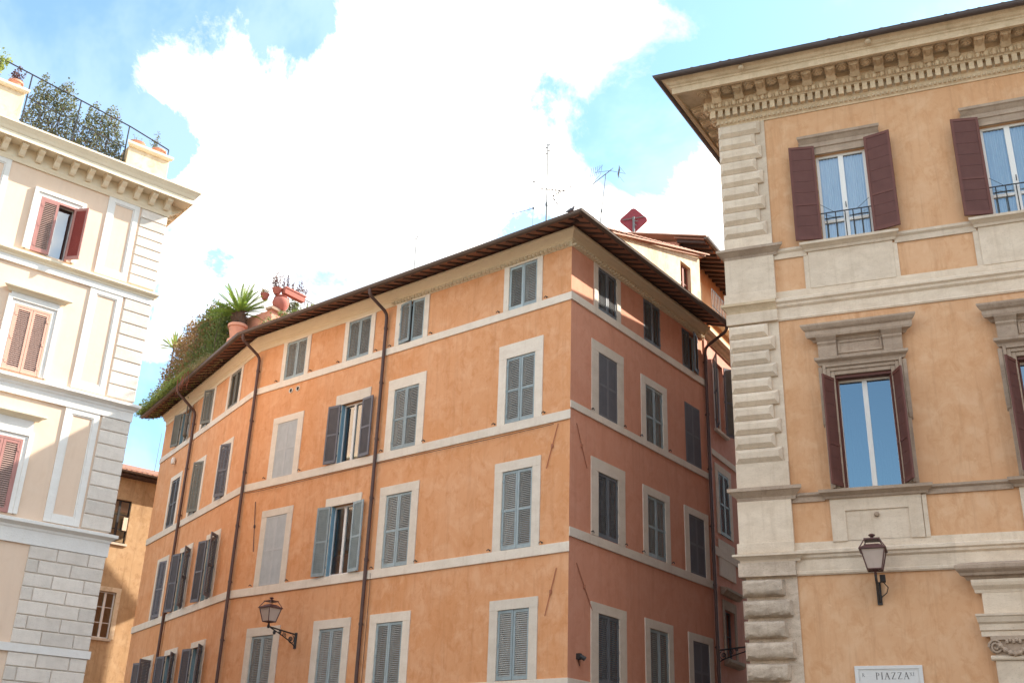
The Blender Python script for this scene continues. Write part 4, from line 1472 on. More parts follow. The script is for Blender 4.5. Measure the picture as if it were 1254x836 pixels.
# --- windows, main row with hoods
for k, u in enumerate(DU):
    z0, z1 = Z2
    hw = W2 / 2
    st = 'dstone_old'
    mb = MB()                                            # architrave in three steps, with ears at the top
    for (i_, w_, o) in ((0, .10, .06), (.10, .09, .09), (.19, .07, .13)):
        for s_ in (-1, 1):
            a, b = sorted((u + s_ * (hw + i_), u + s_ * (hw + i_ + w_)))
            mb.box(a, b, -o, .01, z0, z1 + i_ + w_)
        mb.box(u - hw - i_ + .001, u + hw + i_ - .001, -o + .002, .01, z1 + i_, z1 + i_ + w_)
    place((mb, M[st], False, True, .008), 'architrave', D_, FD)
    for s_ in (-1, 1):
        mb = MB()
        a, b = sorted((u + s_ * (hw + .265), u + s_ * (hw + .36)))
        mb.box(a, b, -.09, .01, 10.25, 11.58)
        mb.ext([(0, 10.1), (.07, 10.16), (.09, 10.25), (0, 10.25)], a + .005, b - .005)
        a, b = sorted((u + s_ * (hw + .14), u + s_ * (hw + .32)))
        mb.box(a, b, -.05, .01, z0, 10.2)
        place((mb, M[st], False, True, .006), 'jamb_ear', D_, FD)
    band(D_, FD, [(-.02, 11.60), (.12, 11.60), (.14, 11.66), (.2, 11.70), (.22, 11.72), (.22, 11.78), (.12, 11.8), (-.02, 11.8)], u - .88, u + .88, st, .8, .8, 'hood_moulding')
    band(D_, FD, rect(.09, 11.8, 12.3), u - .86, u + .86, st, 0, 0, 'hood_frieze', .006)
    mb = MB()
    for (x0, x1, a, b) in ((-.5, .5, 12.14, 12.19), (-.5, .5, 11.87, 11.92), (-.5, -.45, 11.92, 12.14), (.45, .5, 11.92, 12.14)):
        mb.box(u + x0, u + x1, -.115, -.08, a, b)
    place((mb, M[st], False, True, .005), 'frieze_panel', D_, FD)
    for s_ in (-1, 1):
        mb = MB()
        x = u + s_ * .74
        mb.ext([(.08, 11.8), (.17, 11.8), (.17, 12.08), (.21, 12.14), (.2, 12.18), (.28, 12.28), (.3, 12.34), (.08, 12.34)], x - .17, x + .17, .25, .25)
        place((mb, M[st], False, True, .005), 'hood_bracket', D_, FD)
    band(D_, FD, [(-.02, 12.22), (.1, 12.22), (.14, 12.27), (.24, 12.3), (.26, 12.36), (.26, 12.45), (.31, 12.49), (.35, 12.55), (.36, 12.57), (.36, 12.61), (-.02, 12.68)], u - .95, u + .95, st, 1, 1, 'window_hood')
    band(D_, FD, [(-.3, 8.38), (.1, 8.38), (.12, 8.43), (.2, 8.48), (.24, 8.5), (.24, 8.57), (.06, 8.61), (-.3, 8.612)], u - 1.0, u + 1.0, st, .9, .9, 'window_sill')
    mb = MB()                                            # apron with a sunk panel
    ax0, ax1, bx0, bx1 = u - 1.0, u + .94, u - .68, u + .66
    for (x0, x1, a, b) in ((ax0, bx0, 7.42, 8.4), (bx1, ax1, 7.42, 8.4), (bx0, bx1, 8.10, 8.4)):
        mb.box(x0, x1, -.06, .01, a, b)
    mb.box(bx0, bx1, -.03, .01, 7.42, 8.10)
    mb.box(ax1 + .012, ax1 + .11, -.045, .01, 7.42, 8.36)
    place((mb, M['dstone'], False, True), 'apron', D_, FD)
    kb = MB()
    kb.lathe([(.055, .03), (.06, .06), (.045, .10), (.015, .115)], 10, (u - .02, 0, 7.98), 'y')
    place((kb, M[st], True), 'stone_boss', D_, FD)
    window(D_, FD, u, z0, z1 - .06, W2 - .006, y=.2, mf='wframe', gl='glass_hi', fw=.062)
    fm = MB()
    fm.box(u - hw, u + hw, .0, .2, z1 - .07, z1 - .004)
    place((fm, M['maroon']), 'shutter_frame', D_, FD)
    shutter(D_, FD, u - hw + .02, z0 + .02, .6, z1 - z0 - .1, -1, 119, 'board', 'maroon', 'maroon_board', y=.10)
    shutter(D_, FD, u + hw - .02, z0 + .02, .6, z1 - z0 - .1, 1, 116, 'board', 'maroon', 'maroon_board', y=.10)

# --- great cornice
def cornice(F, u0, u1, m0, m1, eggs, first):
    band(D_, F, [(-.03, 18.83), (.03, 18.83), (.04, 18.87), (.07, 18.9), (.11, 19.0), (.13, 19.03), (-.03, 19.03)], u0, u1, 'dcorn', m0, m1, 'cornice_base')
    band(D_, F, rect(.13, 19.03, 19.27), u0, u1, 'dark' if False else 'dcorn', m0, m1, 'dentil_bed')
    band(D_, F, [(-.03, 19.27), (.26, 19.27), (.27, 19.3), (.30, 19.32), (.36, 19.46), (.38, 19.48), (-.03, 19.48)], u0, u1, 'dcorn', m0, m1, 'egg_bed')
    band(D_, F, rect(.33, 19.48, 19.66), u0, u1, 'dcorn', m0, m1, 'modillion_bed')
    band(D_, F, [(-.03, 19.66), (.88, 19.66), (.88, 19.56), (.96, 19.56), (.97, 19.73), (1.0, 19.75), (1.0, 19.79), (1.05, 19.82), (1.09, 19.88), (1.17, 19.93), (1.19, 19.96), (-.03, 19.96)], u0, u1, 'dcorn', m0, m1, 'corona')
    bd = MB()
    u = u0 - m0 * 1.0
    while u < u1 + m1 * 1.0:
        bd.lathe([(.02, 0), (.014, .016)], 6, (u, -.985, 19.775), 'y')
        u += .075
    place((bd, M['dcorn'], True), 'bead_moulding', D_, F, kind='stuff')
    eg = MB()
    u = u0 - m0 * .31
    while u < u1 + m1 * .31:
        eg.lathe([(.03, -.085), (.055, -.04), (.06, .02), (.045, .075), (.02, .085)], 8, (u, -.325, 19.385))
        eg.box(u + .085, u + .105, -.35, -.28, 19.31, 19.47)
        u += .19
    place((eg, M['dcorn'], True), 'egg_moulding', D_, F, kind='stuff')
    lf = MB()
    u = u0 - m0 * .09
    while u < u1 + m1 * .09:
        lf.lathe([(.035, -.05), (.045, 0), (.02, .055)], 6, (u, -.085, 18.95))
        u += .115
    place((lf, M['dcorn'], True), 'leaf_moulding', D_, F, kind='stuff')

cornice(FD, 0, DR, KD, 0, 0, 0)
cornice(FDL, -DLN, 0, 0, KD, 0, 0)
dm = MB()
dm.box(-.062, .062, -.25, -.12, 19.05, 19.268)
dm = dm.mesh('dentil', M['dcorn'])
mm = MB()
mm.ext([(.32, 19.42), (.40, 19.40), (.47, 19.45), (.54, 19.53), (.66, 19.55), (.74, 19.52), (.80, 19.55), (.80, 19.63), (.32, 19.63)], -.115, .115)
mm.box(-.14, .14, -.83, -.32, 19.61, 19.659)
mm.box(-.05, .05, -.77, -.5, 19.495, 19.55)
mm.lathe([(.05, -.116), (.05, .116)], 8, (0, -.41, 19.46), 'z') if False else None
for s_ in (-1, 1):
    mm.add([(s_ * .118, -.41 - .05 * math.cos(t_), 19.47 + .05 * math.sin(t_)) for t_ in [k * math.pi / 4 for k in range(8)]] + [(s_ * .135, -.41 - .03 * math.cos(t_), 19.47 + .03 * math.sin(t_)) for t_ in [k * math.pi / 4 for k in range(8)]],
           [(k, (k + 1) % 8, (k + 1) % 8 + 8, k + 8) for k in range(8)] + [tuple(range(8, 16))])
mm = mm.mesh('modillion', M['dcorn'], False, True)
rs = MB()
def disc(mb, r0, r1, z, dz):
    n_ = 14
    mb.add([(r0 * math.cos(2 * math.pi * k / n_), r0 * math.sin(2 * math.pi * k / n_), z) for k in range(n_)] + [(r1 * math.cos(2 * math.pi * k / n_), r1 * math.sin(2 * math.pi * k / n_), z - dz) for k in range(n_)],
           [(k, (k + 1) % n_, (k + 1) % n_ + n_, k + n_) for k in range(n_)] + [tuple(range(n_, 2 * n_))])
disc(rs, .16, .14, 0, .045)
disc(rs, .11, .09, -.02, .06)
disc(rs, .06, .03, -.07, .04)
for k in range(6):
    a = k * math.pi / 3
    rs.lathe([(.028, -.03), (.034, -.01), (.02, 0)], 6, (.085 * math.cos(a), .085 * math.sin(a), -.055))
rs = rs.mesh('rosette', M['dcorn'], True)
pit = .598
u = -.05
i = 0
while u < 12:
    place(mm, 'modillion', D_, FD, u)
    place(rs, 'rosette', D_, FD, u + pit / 2, -.60, 19.657)
    u += pit
place(rs, 'rosette', D_, FD, -.05 - pit / 2 - .04, -.60, 19.657)
for k in range(9):
    place(mm, 'modillion', D_, FDL, .05 - k * pit)
    place(rs, 'rosette', D_, FDL, .05 - (k + .5) * pit, -.60, 19.657)
u = -.2
while u < 9.0:
    place(dm, 'dentil', D_, FD, u)
    u += .197
for k in range(22):
    place(dm, 'dentil', D_, FDL, .2 - k * .197)
# lion-mask spouts on the cyma
for u in (.75, 3.95):
    mb = MB()
    mb.lathe([(.07, 0), (.085, .04), (.06, .09), (.025, .11)], 10, (u, -1.08, 19.86), 'y')
    for s_ in (-1, 1):
        mb.lathe([(.03, 0), (.025, .05)], 6, (u + s_ * .06, -1.08, 19.91), 'y')
    place((mb, M['dcorn'], True), 'carved_mask', D_, FD)
GO = 1.24
gp = [tuple(FDL.p(-DLN, -GO, 19.99)), tuple(FDL.p(KD * GO, -GO, 19.99)), tuple(FD.p(DR, -GO, 19.99))]
place((halfpipe_gutter(gp, .09), M['dgutter'], True), 'gutter', D_)
mb = MB()
for F, (u0, u1), (k0, k1) in ((FD, (0, DR), (KD, 0)), (FDL, (-DLN, 0), (0, KD))):
    mb.ext([(1.15, 19.96), (1.335, 19.93), (1.345, 20.03), (1.15, 20.05)], u0, u1, k0, k1)
mb = [mb]
m1_ = MB(); m1_.ext([(1.10, 19.965), (1.30, 19.965), (1.30, 20.04), (1.10, 20.06)], 0, DR, KD, 0)
place((m1_, M['dgutter']), 'eave_board', D_, FD)
m1_ = MB(); m1_.ext([(1.10, 19.965), (1.30, 19.965), (1.30, 20.04), (1.10, 20.06)], -DLN, 0, 0, KD)
place((m1_, M['dgutter']), 'eave_board', D_, FDL)
RV = .27
mb = MB()
rc = FD.p(-KD * 1.28, -1.28); ri = FD.p(4.0, 5.2)
P = lambda p, z: (p.x, p.y, z)
zr = 20.06
mb.poly(P(rc, zr), P(FD.p(DR, -1.28), zr), P(FD.p(DR, 5.2), zr + 6.48 * RV), P(ri, zr + 6.48 * RV))
mb.poly(P(rc, zr), P(ri, zr + 6.48 * RV), P(FDL.p(-DLN, 5), zr + 6.3 * RV), P(FDL.p(-DLN, -1.28), zr))
place((mb, M['tile'], False, False), 'roof', D_)
tl = MB()
n_ = 5
for k in range(n_):
    a, b = math.pi * k / n_, math.pi * (k + 1) / n_
    tl.quad((.085 * math.cos(a), 0, .075 * math.sin(a)), (.085 * math.cos(b), 0, .075 * math.sin(b)), (.07 * math.cos(b), .5, .065 * math.sin(b) + .5 * RV + .03), (.07 * math.cos(a), .5, .065 * math.sin(a) + .5 * RV + .03))
tl.poly(*[(.085 * math.cos(math.pi * k / n_), 0, .075 * math.sin(math.pi * k / n_)) for k in range(n_ + 1)])
tl = tl.mesh('roof_tile', M['tile_old'], True, False)
u = -1.3
while u < 12:
    place(tl, 'roof_tile', D_, FD, u + random.uniform(-.015, .015), -1.27, 20.0 + random.uniform(-.02, .014))
    u += .255
u = 1.2
while u > -13:
    place(tl, 'roof_tile', D_, FDL, u, -1.27, 20.0)
    u -= .255
mb = MB()
tile_rows(mb, FD, -1.2, 14, .255, lambda u: [(.86, zr + .12), (-5.0 if u > 3.6 else max(-5.0, -(u + KD * 1.28) / 1.0 + 1.2) , zr + .02 + (1.28 + (5.0 if u > 3.6 else min(5.0, (u + KD * 1.28) - 1.2))) * RV)] if u > -.6 else None)
place((mb, M['tile'], True), 'upper_roof_tiles', D_, kind='stuff')

# --- portal at the right
st = 'dstone_old'
pu0, pu1 = 4.78, 8.94
band(D_, FD, [(-.02, 6.42), (.2, 6.42), (.24, 6.48), (.32, 6.5), (.34, 6.55), (.40, 6.6), (.42, 6.63), (.42, 6.70), (.3, 6.76), (-.02, 6.84)], pu0, pu1, st, 1, 0, 'portal_cornice')
band(D_, FD, [(-.02, 6.16), (.15, 6.16), (.17, 6.22), (.24, 6.3), (.26, 6.36), (.26, 6.42), (-.02, 6.42)], pu0, pu0 + 1.02, 'dstone', .5, .5, 'portal_bed_moulding')
band(D_, FD, rect(.10, 5.3, 6.42), pu0 + 1.02, pu1, 'dstone', 0, 0, 'portal_frieze')
band(D_, FD, rect(.15, 5.72, 6.16), pu0 + .05, pu0 + 1.0, 'dstone', 0, 0, 'portal_block', .008)
band(D_, FD, [(-.02, 5.28), (.15, 5.28), (.15, 5.38), (.18, 5.4), (.18, 5.52), (.22, 5.56), (.25, 5.66), (.27, 5.68), (.27, 5.72), (-.02, 5.74)], pu0 + .03, pu1, 'dstone', .6, 0, 'portal_architrave')
mb = MB()
uc = pu0 + .52
mb.box(uc - .36, uc + .36, -.17, .01, 4.9, 5.27)
mb.box(uc - .42, uc + .42, -.22, .01, 5.2, 5.277)
for s_ in (-1, 1):
    path = []
    for k in range(26):
        a = k * .5
        r_ = .15 * (1 - k / 30)
        path.append((uc + s_ * (.34 + r_ * math.cos(a) * .9), -.2, 5.06 + r_ * math.sin(a)))
    mb.tube(path, .026, 6)
    mb.lathe([(.12, .12), (.13, .18)], 12, (uc + s_ * .34, 0, 5.06), 'y')
fest = []
for k in range(15):
    t_ = k / 14
    fest.append((uc - .3 + .6 * t_, -.22, 5.12 - .2 * math.sin(math.pi * t_)))
mb.tube(fest, [.03 + .028 * (k % 2) for k in range(15)], 7)
for k in range(5):
    mb.lathe([(.03, -.03), (.04, .02), (.015, .06)], 6, (uc - .12 + k * .06, -.2, 5.16 + .03 * (k % 2)))
place((mb, M[st], True), 'ionic_capital', D_, FD)
band(D_, FD, [(-.02, 4.80), (.19, 4.80), (.21, 4.83), (.21, 4.87), (.17, 4.9), (-.02, 4.9)], uc - .4, uc + .4, 'dstone', .3, .3, 'capital_astragal')
band(D_, FD, rect(.16, 0, 4.80), uc - .38, uc + .38, 'dstone', 0, 0, 'portal_pilaster', .01)
band(D_, FD, rect(.08, 0, 5.28), pu0 + 1.0, pu0 + 1.35, 'dstone', 0, 0, 'portal_jamb', .01)
mb = MB()
mb.box(pu0 + 1.35, 7.6, -.05, .01, 0, 5.28)
place((mb, M['maroon']), 'portal_door', D_, FD)

# ================================================================== street plaque
sgu0, sgu1, sz1, sz0 = 2.15, 3.50, 4.75, 4.05
PL = thing('street_plaque', 'white marble street plaque reading PIAZZA on the palazzo wall', 'sign', FD.p(0))
mb = MB()
mb.box(sgu0, sgu1, -.03, .005, sz0, sz1)
place((mb, M['marble'], False, True, .006), 'slab', PL, FD)
mb = MB()
for (x0, x1, a, b) in ((sgu0, sgu1, sz1 - .07, sz1), (sgu0, sgu0 + .07, sz0, sz1 - .07), (sgu1 - .07, sgu1, sz0, sz1 - .07)):
    mb.box(x0 - .004, x1 + .004, -.045, -.028, a, b)
for (x0, x1, a, b) in ((sgu0 + .09, sgu1 - .09, sz1 - .098, sz1 - .088), (sgu0 + .088, sgu0 + .098, sz0, sz1 - .098), (sgu1 - .098, sgu1 - .088, sz0, sz1 - .098)):
    mb.box(x0, x1, -.034, -.029, a, b)
place((mb, M['marble'], False, True, .004), 'border', PL, FD)
GL = {  # strokes in a unit box: (x0,z0,x1,z1,width)
    'P': (.62, [(.16, 0, .16, 1, .14), (.04, .0, .30, .0, .045), (.04, 1, .2, 1, .045)], [('arc', .16, .74, .30, .26, -90, 90, .12)]),
    'I': (.34, [(.17, 0, .17, 1, .14), (.04, 0, .30, 0, .045), (.04, 1, .30, 1, .045)], []),
    'A': (.86, [(.12, 0, .43, 1, .06), (.74, 0, .43, 1, .14), (.24, .36, .62, .36, .05), (0, 0, .24, 0, .045), (.58, 0, .88, 0, .045)], []),
    'Z': (.74, [(.08, .97, .66, .97, .06), (.64, 1, .10, 0, .13), (.08, .03, .68, .03, .06), (.09, .97, .09, .82, .04), (.67, .03, .67, .2, .04)], []),
    'R': (.72, [(.16, 0, .16, 1, .14), (.04, 0, .28, 0, .045), (.04, 1, .2, 1, .045), (.34, .48, .70, 0, .13)], [('arc', .16, .74, .28, .26, -90, 90, .12)]),
    'X': (.78, [(.1, 1, .66, 0, .14), (.66, 1, .1, 0, .06), (0, 0, .22, 0, .045), (.54, 0, .78, 0, .045), (0, 1, .24, 1, .045), (.54, 1, .76, 1, .045)], []),
}
def letters(txt, u, z, h, gap=.16):
    mb = MB()
    x = u
    for ch_ in txt:
        w_, ss, arcs = GL[ch_]
        for (a, b, c, d, t_) in ss:
            v = Vector((c - a, d - b)).normalized()
            n_2 = Vector((-v.y, v.x)) * t_ / 2
            q = [(a + n_2.x, b + n_2.y), (c + n_2.x, d + n_2.y), (c - n_2.x, d - n_2.y), (a - n_2.x, b - n_2.y)]
            mb.poly(*[(x + p[0] * h, 0, z + p[1] * h) for p in q])
        for (_, cx, cz, rx, rz2, a0_, a1_, t_) in arcs:
            for k in range(10):
                A0, A1 = R(a0_ + (a1_ - a0_) * k / 10), R(a0_ + (a1_ - a0_) * (k + 1) / 10)
                for_r = []
                for A, s_ in ((A0, 1), (A1, 1), (A1, 0), (A0, 0)):
                    th = t_ * (.35 + .65 * math.cos(A))
                    for_r.append((x + (cx + (rx + (th if s_ else 0)) * math.cos(A)) * h, 0, z + (cz + (rz2 if s_ else rz2 - .05) * math.sin(A)) * h))
                mb.poly(*for_r)
        x += (w_ + gap) * h
    return mb
def letter_part(txt, u, z, h):
    mb = letters(txt, u, z, h)
    # each stroke lies a hair above the last so that no two faces share a plane
    k = 0
    for f in mb.f:
        for i_ in f:
            x, y, zz = mb.v[i_]
            mb.v[i_] = (x, -.0312 - .00012 * (k % 20), zz)
        k += 1
    place((mb, M['letter'], False, False), 'lettering', PL, FD)
letter_part('PIAZZA', 2.56, 4.475, .135)
letter_part('R', 2.29, 4.525, .075)
letter_part('XI', 3.24, 4.535, .07)

for t_ in (D_, PL):
    t_.scale = (DS, DS, DS)
    t_.location.z = .02

# ================================================================== wall lanterns
def lantern_parts(t, base, s=1.0, bracket=None, glassm='lampg'):
    """lantern standing on its stem at local base point, parts under thing t (unrotated wrt t)"""
    bx, by, bz = base
    w0, w1, h_ = .20 * s, .33 * s, .56 * s
    z0 = bz + .14 * s
    fr = MB()
    fr.lathe([(.03 * s, 0), (.05 * s, .03 * s), (.03 * s, .07 * s), (.09 * s, .12 * s), (.1 * s, .14 * s)], 8, (bx, by, bz))
    c0 = [(bx + sx * w0, by + sy * w0, z0) for sx, sy in ((-1, -1), (1, -1), (1, 1), (-1, 1))]
    c1 = [(bx + sx * w1, by + sy * w1, z0 + h_) for sx, sy in ((-1, -1), (1, -1), (1, 1), (-1, 1))]
    for i in range(4):
        fr.tube([c0[i], c1[i]], .02 * s, 5)
        fr.tube([c0[i], c0[(i + 1) % 4]], .02 * s, 5)
        fr.tube([(bx, by, bz + .1 * s), c0[i]], .012 * s, 4)
    sub((fr, M['lampm'], True), 'lantern_frame', t)
    gl = MB()
    k0, k1 = .94, .96
    g0 = [(bx + (p[0] - bx) * k0, by + (p[1] - by) * k0, p[2] + .01) for p in c0]
    g1 = [(bx + (p[0] - bx) * k1, by + (p[1] - by) * k1, p[2] - .005) for p in c1]
    for i in range(4):
        j = (i + 1) % 4
        gl.quad(g0[i], g0[j], g1[j], g1[i])
    gl.quad(*g0)
    sub((gl, M[glassm]), 'lantern_glass', t)
    rf = MB()
    zt_ = z0 + h_
    lv = [(w1 + .05 * s, 0), (w1 + .05 * s, .03 * s), (w1 * .62, .14 * s), (w1 * .55, .16 * s)]
    prev = None
    for (hw_, dz) in lv:
        ring = [(bx + sx * hw_, by + sy * hw_, zt_ + dz) for sx, sy in ((-1, -1), (1, -1), (1, 1), (-1, 1))]
        if prev:
            for i in range(4):
                rf.quad(prev[i], prev[(i + 1) % 4], ring[(i + 1) % 4], ring[i])
        else:
            rf.quad(*ring)
        prev = ring
    rf.quad(*prev)
    top = [(bx + sx * w1 * .62, by + sy * w1 * .62, zt_ + .30 * s) for sx, sy in ((-1, -1), (1, -1), (1, 1), (-1, 1))]
    for i in range(4):
        b_ = (bx + (w1 + .02) * (-1, 1, 1, -1)[i], by + (w1 + .02) * (-1, -1, 1, 1)[i], zt_ + .03 * s)
        rf.tube([b_, top[i]], .018 * s, 5)
    hw_ = w1 * .68
    rf.box(bx - hw_, bx + hw_, by - hw_, by + hw_, zt_ + .29 * s, zt_ + .33 * s)
    rf.lathe([(hw_ * .8, .33 * s), (.06 * s, .38 * s), (.04 * s, .40 * s), (.09 * s, .43 * s), (.1 * s, .46 * s), (.05 * s, .49 * s)], 10, (bx, by, zt_))
    sub((rf, M['lampm']), 'lantern_cap', t)

def scroll(cx, cz, r, turns, sgn=1, ph=0.0, n=26):
    return [(cx + sgn * r * (1 - k / n * .85) * math.cos(ph + turns * 2 * math.pi * k / n), cz + r * (1 - k / n * .85) * math.sin(ph + turns * 2 * math.pi * k / n)) for k in range(n + 1)]

def bracket_lamp(name, label, F, u, z, L_, s, with_lantern=True):
    """lantern at the end of an arm standing out of the wall by L_, with a scrolled triangular bracket"""
    t = thing(name, label, 'wall lamp', F.p(u, 0, z), F.a, 'lanterns on scrolled wall brackets')
    mb = MB()
    mb.box(-.05, .05, -.03, 0, -.42, .06)
    mb.tube([(0, -.02, .0), (0, -L_, .10)], .024, 6)
    low = [(0, -.03 - (L_ - .12) * (k / 12), -.36 + .43 * (k / 12) ** .75) for k in range(13)]
    mb.tube(low, .018, 6)
    for (cy, cz, r_, sg, ph) in ((.20, -.16, .14, 1, 2.0), (.20, -.16, .07, -1, .5), (.46, -.06, .09, -1, 1.0), (.66, .0, .055, 1, 2.5)):
        mb.tube([(0, -p[0], p[1]) for p in scroll(cy, cz, r_, 1.6, sg, ph)], .013, 5)
    mb.lathe([(.03, -.05), (.05, 0), (.03, .05)], 8, (0, -L_, .1))
    mb.lathe([(.035, -.12), (.05, -.06), (.03, 0)], 8, (0, -L_ + .25, .02))
    sub((mb, M['iron'], True), 'scrolled_bracket', t)
    lantern_parts(t, (0, -L_, .14), s)
    return t
bracket_lamp('wall_lantern', 'maroon street lantern on a scrolled iron bracket on the orange front', FBF, -10.35, 6.52, 1.12, .70)
bracket_lamp('wall_lantern', 'scrolled iron lamp bracket by the lane downpipe, its lantern behind the stone quoins', FBR, 8.25, 6.48, 1.75, .9)

t = thing('wall_lantern', 'maroon street lantern on a short iron arm on the tan wall above the plaque', 'wall lamp', FD.p(2.80 * DS, 0, 6.15 * DS + .02), FD.a)
mb = MB()
LL = .60
mb.box(-.05, .05, -.03, 0, -.14, .34)
mb.tube([(0, -.02, -.08), (0, -.10, -.04), (0, -.22, .12), (0, -.34, .2), (0, -LL + .1, .22), (0, -LL, .30), (0, -LL, .38)], [.028, .03, .026, .026, .026, .026, .03], 7)
mb.tube([(0, -.03, .30), (0, -.16, .30), (0, -.34, .2)], .018, 6)
mb.tube([(0, -p[0], p[1]) for p in scroll(.42, .30, .11, 1.5, 1, 3.4)], .02, 6)
mb.tube([(0, -p[0], p[1]) for p in scroll(.16, .12, .09, 1.4, -1, .5)], .016, 5)
mb.box(.06, .17, -.30, -.14, .30, .44)                   # junction box and cable
mb.tube([(.12, -.2, .3), (.2, -.12, .2), (.16, -.06, .1), (.05, -.03, .02), (0, -.03, -.06)], .011, 5)
sub((mb, M['iron'], True), 'lamp_arm', t)
lantern_parts(t, (0, -LL, .38), .73)


# ================================================================== planting helpers
def leaves(mb, n, inside, size, rnd, droop=0.0):
    """n small bent leaf faces at points drawn by inside()"""
    for _ in range(n):
        p = inside(rnd)
        if p is None:
            continue
        p = Vector(p)
        s_ = size * rnd.uniform(.55, 1.4)
        d = Vector((rnd.gauss(0, 1), rnd.gauss(0, 1), rnd.gauss(0, .8) - droop)).normalized()
        q = d.orthogonal().normalized()
        q = (Matrix.Rotation(rnd.uniform(0, 6.28), 3, d) @ q) * s_ * .42
        mb.add([p, p + d * s_ * .45 + q, p + d * s_, p + d * s_ * .45 - q], [(0, 1, 2, 3)])

def blades(mb, n, base, length, rnd, spread=.5, droop=.6, w_=.012):
    for _ in range(n):
        p = Vector(base(rnd))
        L_ = length * rnd.uniform(.5, 1.2)
        a = rnd.uniform(0, 6.28)
        h = Vector((math.cos(a), math.sin(a), 0)) * spread
        pts = [p + h * L_ * t_ + Vector((0, 0, L_ * (t_ - droop * t_ * t_ * 1.5))) for t_ in (0, .35, .7, 1)]
        sd = Vector((-math.sin(a), math.cos(a), 0)) * w_
        for i in range(3):
            k0, k1 = 1 - i / 3.3, 1 - (i + 1) / 3.3
            mb.quad(pts[i] - sd * k0, pts[i] + sd * k0, pts[i + 1] + sd * k1, pts[i + 1] - sd * k1)

def pot_mesh(r, h, mat, style='pot'):
    mb = MB()
    if style == 'jar':
        pr = [(r * .55, 0), (r * .85, h * .25), (r, h * .55), (r * .85, h * .82), (r * .6, h * .92), (r * .68, h), (r * .58, h), (r * .5, h * .9)]
    elif style == 'bowl':
        pr = [(r * .4, 0), (r * .75, h * .35), (r, h * .9), (r * 1.06, h), (r * .95, h), (r * .85, h * .85)]
    else:
        pr = [(r * .66, 0), (r * .9, h * .76), (r * .92, h * .78), (r * 1.05, h * .8), (r * 1.05, h * .97), (r, h), (r * .88, h), (r * .84, h * .86)]
    mb.lathe(pr, 20, (0, 0, 0), 'z', False)
    mb.lathe([(.0, h * .86), (r * .86, h * .87)], 20, (0, 0, 0), 'z', False)
    mb.lathe([(.0, 0.002), (r * .5, .001)], 20, (0, 0, 0), 'z', False)
    return mb.mesh('pot', M[mat], True)

def potted(name, label, cat, loc, r, h, mat='terracotta', style='pot', plant=None, group=None, rz=0.0):
    t = thing(name, label, cat, loc, rz, group)
    sub(pot_mesh(r, h, mat, style), 'pot', t)
    if plant:
        kind, n, hh, sz, lm = plant
        rnd = random.Random(int(abs(loc[0] * 91 + loc[2] * 37)))
        mb, stm = MB(), MB()
        for k in range(max(4, n // 28)):
            a, e = rnd.uniform(0, 6.28), rnd.uniform(.2, 1.0)
            tip = Vector((math.cos(a) * hh * .55 * e, math.sin(a) * hh * .55 * e, h + hh * rnd.uniform(.45, 1.0)))
            b0 = Vector((math.cos(a) * r * .3, math.sin(a) * r * .3, h * .85))
            md = (b0 + tip) / 2 + Vector((0, 0, hh * .12))
            stm.tube([b0, md, tip], [.008, .006, .003], 4)
            m_ = max(6, n // max(4, n // 28))
            for _ in range(m_):
                t_ = rnd.uniform(.3, 1.05)
                c = b0.lerp(tip, t_) + Vector((rnd.gauss(0, .045), rnd.gauss(0, .045), rnd.gauss(0, .045)))
                leaves(mb, 1, lambda q: c, sz, rnd)
        sub((stm, M['bark']), 'stem', t)
        sub((mb, LEAF[lm], False, False), 'foliage', t, kind='stuff')
    return t

# ================================================================== roof garden on the orange building
rnd = random.Random(5)
def on(F, X, Y, off):
    u, z = F.px(X, Y, off)
    return F.p(u, -off, z)
def roofz(off):
    return EZ + .13 + (EO - off) * VER
# hedge: a long ivy mass trained along the left eave, its outline following a height curve
hd = thing('ivy_hedge', 'overgrown ivy hedge, russet and green, spilling along the left roof edge', 'hedge', FBL.p(-6, -.4, 17.3))
prof = [(-11.6, .4), (-11.1, 1.3), (-10.5, 2.2), (-9.7, 3.0), (-8.7, 3.45), (-7.7, 3.35), (-6.9, 3.1), (-6.2, 3.15), (-5.4, 3.15), (-4.6, 2.9), (-3.8, 2.75), (-3.3, 2.4), (-2.95, 1.3), (-2.75, .4)]
def hh_(u):
    for (a, b), (c, d) in zip(prof, prof[1:]):
        if a <= u <= c:
            return b + (d - b) * (u - a) / (c - a)
    return 0
L0 = hd.location
def hedge_pt(u0, u1, zl, zh):
    def f(r_):
        u = r_.uniform(u0, u1)
        H_ = hh_(u) * (1 + .10 * math.sin(u * 5.1) + .07 * math.sin(u * 11.7 + 1))
        z = H_ * r_.uniform(zl, zh) ** .8
        d = (.62 - .25 * (z / 2.4)) * (1 + .2 * math.sin(u * 3.7 + z * 4))
        y = r_.gauss(0, .5) * d
        if abs(y) > d:
            y = d * (1 if y > 0 else -1) * r_.uniform(.85, 1.05)
        return FBL.p(u, -.28 + y, 17.28 + z) - L0
    return f
mb = MB()
leaves(mb, 13000, hedge_pt(-11.4, -6.0, .05, 1.0), .085, rnd, .3)
leaves(mb, 1800, hedge_pt(-6.0, -4.6, .3, 1.0), .08, rnd, .3)
place((mb, LEAF['ivy_red'], False, False), 'russet_foliage', None, loc=(0, 0, 0)).parent = hd
mb = MB()
leaves(mb, 12000, hedge_pt(-6.6, -2.8, .12, 1.0), .085, rnd, .3)
leaves(mb, 2200, hedge_pt(-9.5, -6.4, .0, .55), .08, rnd, .3)
place((mb, LEAF['ivy_green'], False, False), 'green_foliage', None, loc=(0, 0, 0)).parent = hd
mb = MB()
